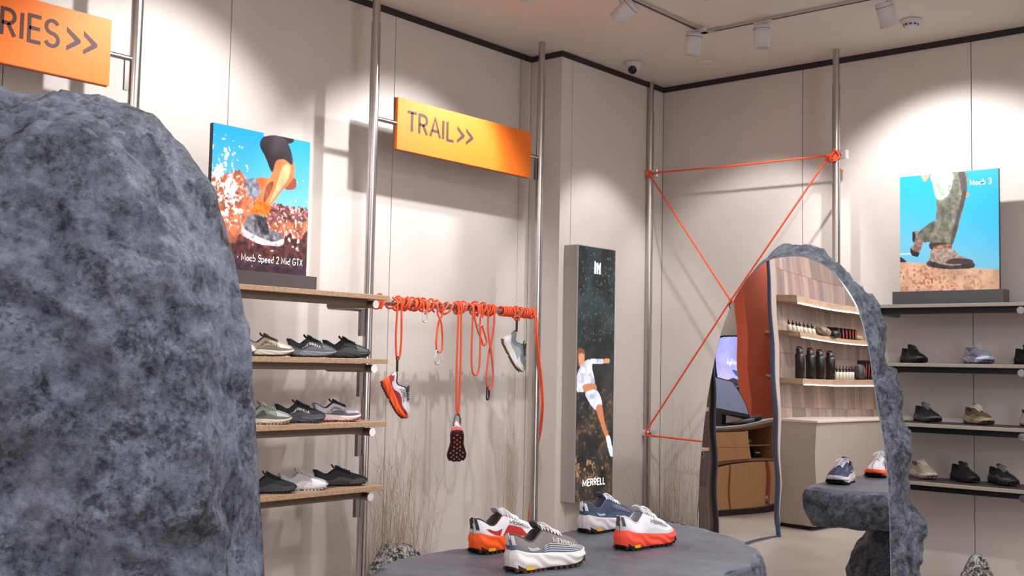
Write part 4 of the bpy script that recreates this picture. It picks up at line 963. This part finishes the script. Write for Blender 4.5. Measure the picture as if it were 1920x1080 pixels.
MB().lathe([(0, 0), (.052, 0), (.052, -.012), (.046, -.02), (.036, -.022), (.036, -.034), (.028, -.042), (0, -.044)], n=32).build('housing', WHITE, t)
for k in range(10): MB().box((.0345, -.006, -.033), (.0375, .006, -.024), m=Matrix.Rotation(k*PI/5, 4, 'Z')).build('vent_slot', SLATE, t)
t = thing('ceiling_disc', 'small flat round cap flush in the ceiling', 'ceiling cap', (.545, -.39, H))
MB().lathe([(0, 0), (.050, 0), (.050, -.005), (.046, -.008), (0, -.008)], n=32).build('disc', CEIL, t)
t = thing('ceiling_vent', 'dark slotted vent at the top edge of the ceiling', 'vent', (1.23, -1.46, H), math.radians(0))
MB().box((-.11, -.09, -.006), (.11, .09, 0)).build('frame', GAP, t)
for k in range(5): MB().box((-.105, -.08+k*.036, -.009), (.105, -.066+k*.036, -.004)).build('vent_slat', CEIL, t)

# ------------------------------------------------------------------ accessories wall, seen in the arch mirror
XW = -1.18
def vb(name, base):  # top-level position (real) for a thing given in mirror-space coordinates
    P = V(*base); return P
def vthing(name, label, cat, base, group=None):
    P = V(*base); t = thing(name, label, cat, tuple(P), group=group); t['_b'] = 0; del t['_b']; return t, Matrix.Translation(-P) @ RF
tw = MB().box((XW-.16, 1.6, 0), (XW-.012, 8.2, 3.29)).build('wall_tiled', mat('tile_grout', (186, 170, 160), .8), None, xf=RF); tw['kind'] = 'structure'; tw['label'] = 'wall of tall stone look tiles seen in the arch mirror'
tm_ = [mat('tile_%d' % i, c, .55, var=.22, vscale=1, stretch=(60, 60, 2.5)) for i, c in enumerate([(150, 128, 118), (138, 118, 110), (162, 142, 130), (128, 112, 106), (156, 132, 120), (146, 130, 124)])]
TW, TH = .1, .275
cols = [3.73+i*TW for i in range(30)]
for y0 in cols:
    for k in range(10):
        if k < 3 and y0 > 3.9: continue
        dz = rnd.uniform(0, .003)
        o = MB().box((XW-.014, y0+.0008, k*TH+.001), (XW-.003+dz*.5, y0+TW-.0008, (k+1)*TH-.001), .0008).build('tile', tm_[rnd.randrange(6)], tw, xf=RF)
col = MB().box((XW-.01, 2.17+.012, 0), (-.835, 3.3, 3.29)).build('wall_column', mat('tile_grout', (186, 170, 160), .8), None, xf=RF); col['kind'] = 'structure'; col['label'] = 'tiled column carrying the tall mirror, seen in the arch mirror'
for i in range(4):
    for k in range(11): MB().box((XW-.01+i*.086+.001, 2.05, k*TH+.001), (XW-.01+(i+1)*.086-.001, 2.05+.014, (k+1)*TH-.001), .0008).build('tile', tm_[rnd.randrange(6)], col, xf=RF)
CAB = mat('greige_laminate', (158, 146, 136), .55, var=.02)
t, X = vthing('base_cabinet', 'grey beige cabinet under the accessory shelves, seen in the arch mirror', 'cabinet', (-.97, 4.9, 0))
MB().box((XW+.01, 3.88, .05), (-.79, 6.3, .985)).build('body', CAB, t, xf=X)
MB().box((XW+.01, 3.875, .985), (-.755, 6.31, 1.005), .002).build('countertop', mat('pale_top', (190, 178, 168), .5), t, xf=X)
MB().box((XW+.06, 3.93, 0), (-.84, 6.25, .05)).build('plinth', GAP, t, xf=X)
for a, b in ((3.883, 4.48), (4.484, 5.08), (5.084, 5.68), (5.684, 6.297)): MB().box((-.79, a, .052), (-.772, b, .983), .001).build('door', CAB, t, xf=X)
for z, nm in ((2.245, 'empty lit shelf at the top of the tiled wall in the mirror'), (1.872, 'lit wall shelf with dropper bottles and caps, in the mirror'), (1.448, 'lit wall shelf with black water bottles, in the mirror')):
    t, X = vthing('display_shelf', nm, 'shelf', (-1.05, 5.2, z-.055), 'lit shelves on the tiled wall')
    MB().box((XW, 3.99, z-.055), (-.93, 6.4, z), .002).build('board', wood_mat('mirror_shelf_wood', (150, 122, 100), (172, 146, 122)), t, xf=X)
    MB().box((-.945, 4.03, z-.062), (-.925, 6.38, z-.054)).build('light_strip', LED, t, xf=X)
def vy(u, z, x=-1.03):
    d = _F+_R*(u-960)/FPX; P = CAM+d*((x-CAM[0])/d[0]); return P[1]
def mbottle(u, z, h, r, label, grp, body, cap, drop):
    y = vy(u, z); P = V(-1.03, y, z); t = thing('dropper_bottle' if drop else 'water_bottle', label, 'bottle', tuple(P), group=grp)
    if drop:
        MB().lathe([(0, 0), (r, 0), (r, h*.50), (r*.8, h*.56), (0, h*.56)], n=16).build('bottle_body', body, t)
        MB().lathe([(r*.42, h*.56), (r*.42, h*.70), (r*.62, h*.70), (r*.62, h*.80), (r*.3, h*.82), (r*.22, h), (0, h)], n=12).build('dropper_cap', cap, t)
    else:
        MB().lathe([(0, 0), (r, 0), (r, h*.72), (r*.78, h*.79), (0, h*.79)], n=20).build('bottle_body', body, t)
        MB().lathe([(r*.72, h*.79), (r*.72, h*.93), (r*.5, h*.95), (0, h*.95)], n=18).build('cap', cap, t)
        MB().tube(smooth_path([(-r*.5, 0, h*.93), (-r*.3, 0, h), (r*.5, 0, h), (r*.75, 0, h*.93)], 4), r*.14, 6).build('carry_loop', cap, t)
CREAM = mat('cream_label', (204, 198, 180), .6); BB = mat('black_bottle', (20, 19, 20), .35)
ORD = ('leftmost', 'second from the left', 'third from the left', 'fourth from the left', 'fifth from the left', 'sixth from the left', 'rightmost')
for i, u in enumerate((1490, 1498.5, 1506, 1512, 1520, 1527.5, 1535)):
    mbottle(u, 1.872, .135, .026, 'small cream dropper bottle, '+ORD[i]+' in the row on the middle mirrored shelf', 'dropper bottles on the middle mirrored shelf', CREAM, BB, True)
for i, u in enumerate((1505, 1525, 1542, 1560)):
    mbottle(u, 1.448, .262, .046, 'tall black water bottle, '+(ORD[i] if i < 3 else 'rightmost')+' of the four on the lowest mirrored shelf', 'black water bottles on the lowest mirrored shelf', BB, BB, False)
for i, u in enumerate((1571, 1577, 1582.5, 1588, 1593, 1598)):
    mbottle(u, 1.448, .13, .021, 'small cream bottle, '+(ORD[i] if i < 5 else 'rightmost')+' of six beside the water bottles in the mirror', 'dropper bottles on the lowest mirrored shelf', CREAM, BB, True)
def vblob(name, u, z, r, h, m, label, cat, brim=False):
    y = vy(u, z); P = V(-1.02, y, z); t = thing(name, label, cat, tuple(P)); blob('crown' if brim else 'bag', m, t, r[0], r[1], h/2, (0, 0, h/2), .12, 9, u % 7, 28, (-h/2, h), .8)
    if brim: MB().lathe([(0, .004), (r[1]*.8, .006), (r[1]*1.15, .0), (r[1]*1.15, -.0), (0, 0)], n=20).build('brim', m, t)
    else: MB().tube([(r[0]*.6, -r[1]*.5, h*.9), (r[0]*.7, 0, h*.98), (r[0]*.6, r[1]*.5, h*.9)], .004, 6).build('zip_pull', BLACK, t)
vblob('folded_cap', 1551, 1.872, (.06, .10), .12, mat('camo_fabric', (120, 104, 88), .8, var=.7, vscale=30), 'camouflage patterned cap beside the dropper bottles', 'cap', True)
vblob('pouch', 1570, 1.872, (.05, .075), .10, BLACK, 'black pouch on the middle mirrored shelf', 'pouch')
vblob('folded_cap', 1606, 1.872, (.05, .07), .07, mat('olive_fabric', (132, 124, 84), .8), 'olive green cap after the boxes on the middle shelf', 'cap', True)
vblob('pouch', 1610, 1.448, (.05, .09), .15, mat('grey_camo', (70, 66, 66), .8, var=.8, vscale=30), 'grey patterned pouch on the lowest mirrored shelf', 'pouch')
RED = mat('red_print', (168, 52, 34), .6)
def vbox(u, z, h, label, grp):
    y = vy(u, z); P = V(-1.05, y, z); t = thing('slim_box', label, 'box', tuple(P), 0, grp); X = Matrix.Translation(-P) @ RF
    MB().box((-1.10, y-.019, z), (-1.0, y+.019, z+h), .001).build('carton', BB, t, xf=X); MB().box((-1.0005, y-.010, z+h*.15), (-.9995, y+.004, z+h*.8)).build('printed_stripe', RED, t, xf=X)
for i, u in enumerate((1574, 1580, 1585, 1590, 1595, 1599.5)): vbox(u, 1.872, .14, 'slim black and red box, '+(ORD[i] if i < 5 else 'rightmost')+' of six on the middle mirrored shelf', 'slim boxes on the middle mirrored shelf')
for i, u in enumerate((1619, 1624, 1629, 1634, 1639, 1644)): vbox(u, 1.448, .19, 'slim black and red box, '+(ORD[i] if i < 5 else 'rightmost')+' of six on the lowest mirrored shelf', 'slim boxes on the lowest mirrored shelf')
# leaning wall mirror on the tiled wall
t, X = vthing('leaning_mirror', 'tall mirror with dark metal frame beside the base cabinet', 'mirror', (-.78, 2.75, 0))
LM = Matrix.Translation((-.755, 0, 0)) @ Matrix.Rotation(-.030, 4, 'Y')
FRM = mat('blue_black_frame', (92, 104, 126), .35, .5)
MB().box((-.004, 2.05+.01, .02), (0, 3.11-.02, 2.46), m=LM).build('mirror_pane', MIRROR, t, xf=X)
fr = MB()
for a, b in (((-.012, 2.05, 0), (.002, 2.05+.010, 2.48)), ((-.012, 3.11-.02, 0), (.02, 3.11, 2.48)), ((-.012, 2.05, 2.455), (.006, 3.11, 2.48)), ((-.012, 2.05, 0), (.006, 3.11, .02))): fr.box(a, b, m=LM)
fr.build('frame', FRM, t, xf=X); MB().box((-.016, 2.05+.005, .01), (-.006, 3.11-.01, 2.47), m=LM).build('backing', STEEL2, t, xf=X)
# what the leaning mirror shows: real coordinates found by unfolding both mirrors
pn = RF.to_3x3() @ Vector((math.cos(.030), 0, math.sin(.030))); pq = RF @ Vector((-.755, 3, 0)); WF = refl(pq, pn)
def D(u, v, z):  # seen through both mirrors at depth z -> real point
    P = Vector(CAM+(_F+_R*(u-960)/FPX-_U*(v-540)/FPX)*z)
    return WF @ (RF @ P)
OAK = wood_mat('counter_oak', (186, 140, 94), (206, 162, 116), 2); OAKF = mat('oak_edge', (150, 108, 72), .5)
P0, P1 = D(1331, 700, 11.8), D(1470, 700, 13.3)
e1 = Vector((P1.x-P0.x, P1.y-P0.y, 0)).normalized(); e2 = Vector((-e1.y, e1.x, 0))
toM = (V(-.78, 2.75)-P0); e2 = e2 if e2.dot(toM) < 0 else -e2      # e2 points away from the leaning mirror
def fr_(o):
    m = Matrix.Identity(4)
    for i in range(3): m[i][0] = e1[i]; m[i][1] = e2[i]; m[i][3] = o[i]
    return m
Wc = (Vector((P1.x, P1.y, 0))-Vector((P0.x, P0.y, 0))).length; CT = fr_((P0.x, P0.y, 0))
t = thing('cash_counter', 'oak cash counter with drawers and cubbies, doubly reflected', 'counter', mtx=CT)
px_ = lambda u: (u-1331)/(1447-1331)*(D(1447, 700, 13.05)-P0).length   # along the counter
MB().box((-.02, .02, .07), (Wc, .62, .10)).box((-.02, .02, .94), (Wc, .62, .965)).box((-.02, .58, .1), (Wc, .62, .94)).box((px_(1395), .02, .55), (px_(1397.5), .58, .94)).box((px_(1444), .02, .55), (px_(1447), .58, .94)).box((0, .02, .52), (Wc, .58, .55)).box((px_(1397), .04, .74), (px_(1444), .58, .755)).build('carcass', OAKF, t)
MB().box((-.02, -.01, .965), (Wc, .66, .99), .003).build('countertop', mat('grey_top', (150, 144, 138), .4), t)
MB().box((-.02, .01, 0), (Wc, .5, .07)).build('plinth', GAP, t)
for a, b in ((.555, .72), (.725, .93)): MB().box((0, -.005, a), (px_(1395), .02, b), .002).build('drawer', OAK, t)
for a, b in ((1331, 1354), (1357, 1421), (1430, 1447)): MB().box((px_(a), -.005, .09), (px_(b), .02, .505), .002).build('door', OAK, t)
MB().box((px_(1354), .022, .08), (px_(1357), .05, .5)).box((0, .022, .505), (Wc, .05, .525)).build('shadow_gap', GAP, t)
def cth(name, lab, cat, x, y, z): return thing(name, lab, cat, mtx=CT @ Matrix.Translation((x, y, z)))
t = cth('till_screen', 'black touch screen till on the oak counter', 'monitor', px_(1394), .3, .99)
q = Matrix.Translation((0, 0, .30)) @ Matrix.Rotation(.12, 4, 'Y') @ Matrix.Rotation(-.5, 4, 'X')
MB().box((-.46, -.012, -.25), (.46, .012, .25), .004, m=q).build('bezel', BLACK, t); MB().box((-.43, -.014, -.22), (.43, -.0125, .22), m=q).build('screen', mat('dim_screen', (110, 116, 140), .2, emit=.25), t)
MB().box((-.05, -.02, 0), (.05, .06, .22)).box((-.1, -.08, 0), (.1, .1, .015)).build('stand', BLACK, t)
t = cth('handheld_scanner', 'small white and black scanner at the counter end', 'scanner', px_(1338), .15, .99)
MB().box((-.05, -.03, 0), (.05, .03, .035), .008).build('body', WHITE, t); MB().box((-.03, -.02, .035), (.05, .02, .06), .006).build('head', BLACK, t)
t = cth('green_pouch', 'bright green pouch in the upper cubby of the counter', 'pouch', px_(1424), .25, .755); blob('bag', mat('green_fabric', (90, 170, 40), .7), t, .09, .09, .04, (0, 0, .04), .15, 9, 2, 20, (-.04, .04))
t = cth('printer', 'black receipt printer in the lower cubby of the counter', 'printer', px_(1434), .25, .55); MB().box((-.09, -.1, 0), (.09, .1, .14), .01).build('housing', BLACK, t); MB().box((-.06, -.102, .07), (.06, -.09, .09)).build('paper_slot', WHITE, t)
t = cth('headphones', 'grey headphones with white cup in the lower cubby', 'headphones', px_(1411), .2, .55)
MB().tube(smooth_path([(-.05, 0, .04), (-.055, 0, .11), (0, 0, .17), (.055, 0, .11), (.05, 0, .04)], 5), .009, 8).build('headband', SLATE, t); MB().lathe([(0, -.02), (.035, -.02), (.035, .02), (0, .02)], (-.05, 0, .04), 16, Matrix.Rotation(PI/2, 4, 'X')).lathe([(0, -.02), (.035, -.02), (.035, .02), (0, .02)], (.05, 0, .04), 16, Matrix.Rotation(PI/2, 4, 'X')).build('ear_cup', WHITE, t)
for k, (x, h) in enumerate(((1404, .03), (1416, .035), (1432, .045))):
    t = cth('clothing_stack', ('short', 'middle', 'tallest')[k]+' dark folded garment on the counter top', 'garment', px_(x), .2, .99); blob('folded_cloth', mat('dark_cloth%d' % k, [(40, 38, 42), (84, 86, 92), (30, 28, 32)][k], .85), t, .085, .12, h/2, (0, 0, h/2), .1, 8, k, 20, (-h/2, h/2), .5)
# rust wall, grey wall and screen beyond the counter
Q0, Q1 = D(1404, 700, 14.6), D(1470, 700, 15.6)
o = MB(); d_ = Vector((Q1.x-Q0.x, Q1.y-Q0.y, 0)).normalized(); nn = Vector((-d_.y, d_.x, 0)); nn = nn if nn.dot(toM) < 0 else -nn
RT = Matrix.Identity(4)
for i in range(3): RT[i][0] = d_[i]; RT[i][1] = nn[i]; RT[i][3] = (Q0.x, Q0.y, 0)[i]
rw = MB().box((0, 0, 0), (2.0, .15, 3.28)).build('wall_rust', mat('rust_red_plaster', (168, 72, 42), .85, bump=.2, bscale=50), None, xf=RT); rw['kind'] = 'structure'; rw['label'] = 'rust red wall behind the cash counter'
for z in (1.62, 2.12):
    t = thing('small_shelf', ('lower' if z < 2 else 'upper')+' small pale shelf on the rust red wall', 'shelf', mtx=RT @ Matrix.Translation((.62, -.1, z)), group='small shelves on the rust wall')
    MB().box((0, -.08, -.03), (.9, .1, 0)).build('board', mat('pale_board', (170, 150, 132), .5), t); MB().box((.02, -.075, -.036), (.88, -.06, -.03)).build('light_strip', LED, t)
G0, G1 = D(1300, 700, 16.8), D(1420, 700, 17.8); d_ = Vector((G1.x-G0.x, G1.y-G0.y, 0)).normalized(); nn = Vector((-d_.y, d_.x, 0)); nn = nn if nn.dot(toM) < 0 else -nn
GT_ = Matrix.Identity(4)
for i in range(3): GT_[i][0] = d_[i]; GT_[i][1] = nn[i]; GT_[i][3] = (G0.x, G0.y, 0)[i]
gw = MB().box((-1, 0, 0), (4, .15, 3.28)).build('wall_grey', mat('grey_green_plaster', (178, 172, 160), .85), None, xf=GT_); gw['kind'] = 'structure'; gw['label'] = 'pale grey wall behind the screen'
a = GT_.inverted() @ D(1343, 700, 17.1); b = GT_.inverted() @ D(1392, 700, 17.6); zt, zb = D(1366, 638, 17.3).z, D(1366, 730, 17.3).z
t = thing('wall_screen', 'lit screen with a pale sky picture reading Agility P', 'screen', mtx=GT_ @ Matrix.Translation((a.x, -.04, zb)))
sw_, sh_ = b.x-a.x+.25, zt-zb
MB().box((-.02, -.01, -.02), (sw_+.02, .04, sh_+.02)).build('bezel', BLACK, t)
p = Paint(70, 90, [(0, 0), (100, 0), (100, 100), (0, 100)]); n1 = vnoise(70, 90, 3, 31); n2 = vnoise(70, 90, 12, 32)
g = p.v[..., None]; p.c = (np.array([150, 160, 236])*(1-g)+np.array([214, 206, 236])*g)*(1+.3*(n1-.5)[..., None])
p.fill(pmask(p.X, p.Y, [(0, 100), (20, 84), (40, 74), (55, 80), (70, 72), (100, 78), (100, 100)]), (70, 66, 86), n2, .8)
p.poly([(60, 0), (92, 0), (90, 30), (76, 40), (66, 20)], (86, 56, 110)); p.poly([(40, 52), (62, 60), (66, 74), (50, 70)], (40, 116, 170)); p.poly([(70, 44), (92, 56), (90, 70), (74, 60)], (40, 116, 170))
# the double reflection reads forwards, as this print does
p.mesh('lit_picture', lambda u, v: Vector((u*sw_, -.0115, sh_*(1-v))), vcol_mat('screen_print', .3, .9), t)
lettering('Agility P', lambda x, y: Vector(((.27+x*.33)*sw_, -.0135, sh_*(.60+y*.10))), t, WG, .07)
t = thing('dried_branch_vase', 'vase of pale dried branches before the rust wall', 'vase', mtx=RT @ Matrix.Translation((.75, -.75, 0)))
MB().lathe([(0, 0), (.12, 0), (.15, .4), (.08, .8), (.09, .86)], n=20).build('vase_body', CREAM, t); mb = MB()
for k in range(34):
    a = rnd.uniform(-1, 1); b_ = rnd.uniform(-.5, .5); h = rnd.uniform(.5, .95); P = [Vector((a*.5*s*s, b_*s*s, .8+h*s)) for s in (0, .4, .7, 1)]; mb.tube(P, .004, 4, caps=False)
    for j in range(5): q = P[2].lerp(P[3], j/4); mb.tube([q, q+Vector((rnd.uniform(-.08, .08), rnd.uniform(-.05, .05), rnd.uniform(0, .08)))], .004, 3, caps=False)
tag(mb.build('branches', mat('pale_branch', (206, 186, 166), .8), t), kind='stuff')
bpy.context.view_layer.update()
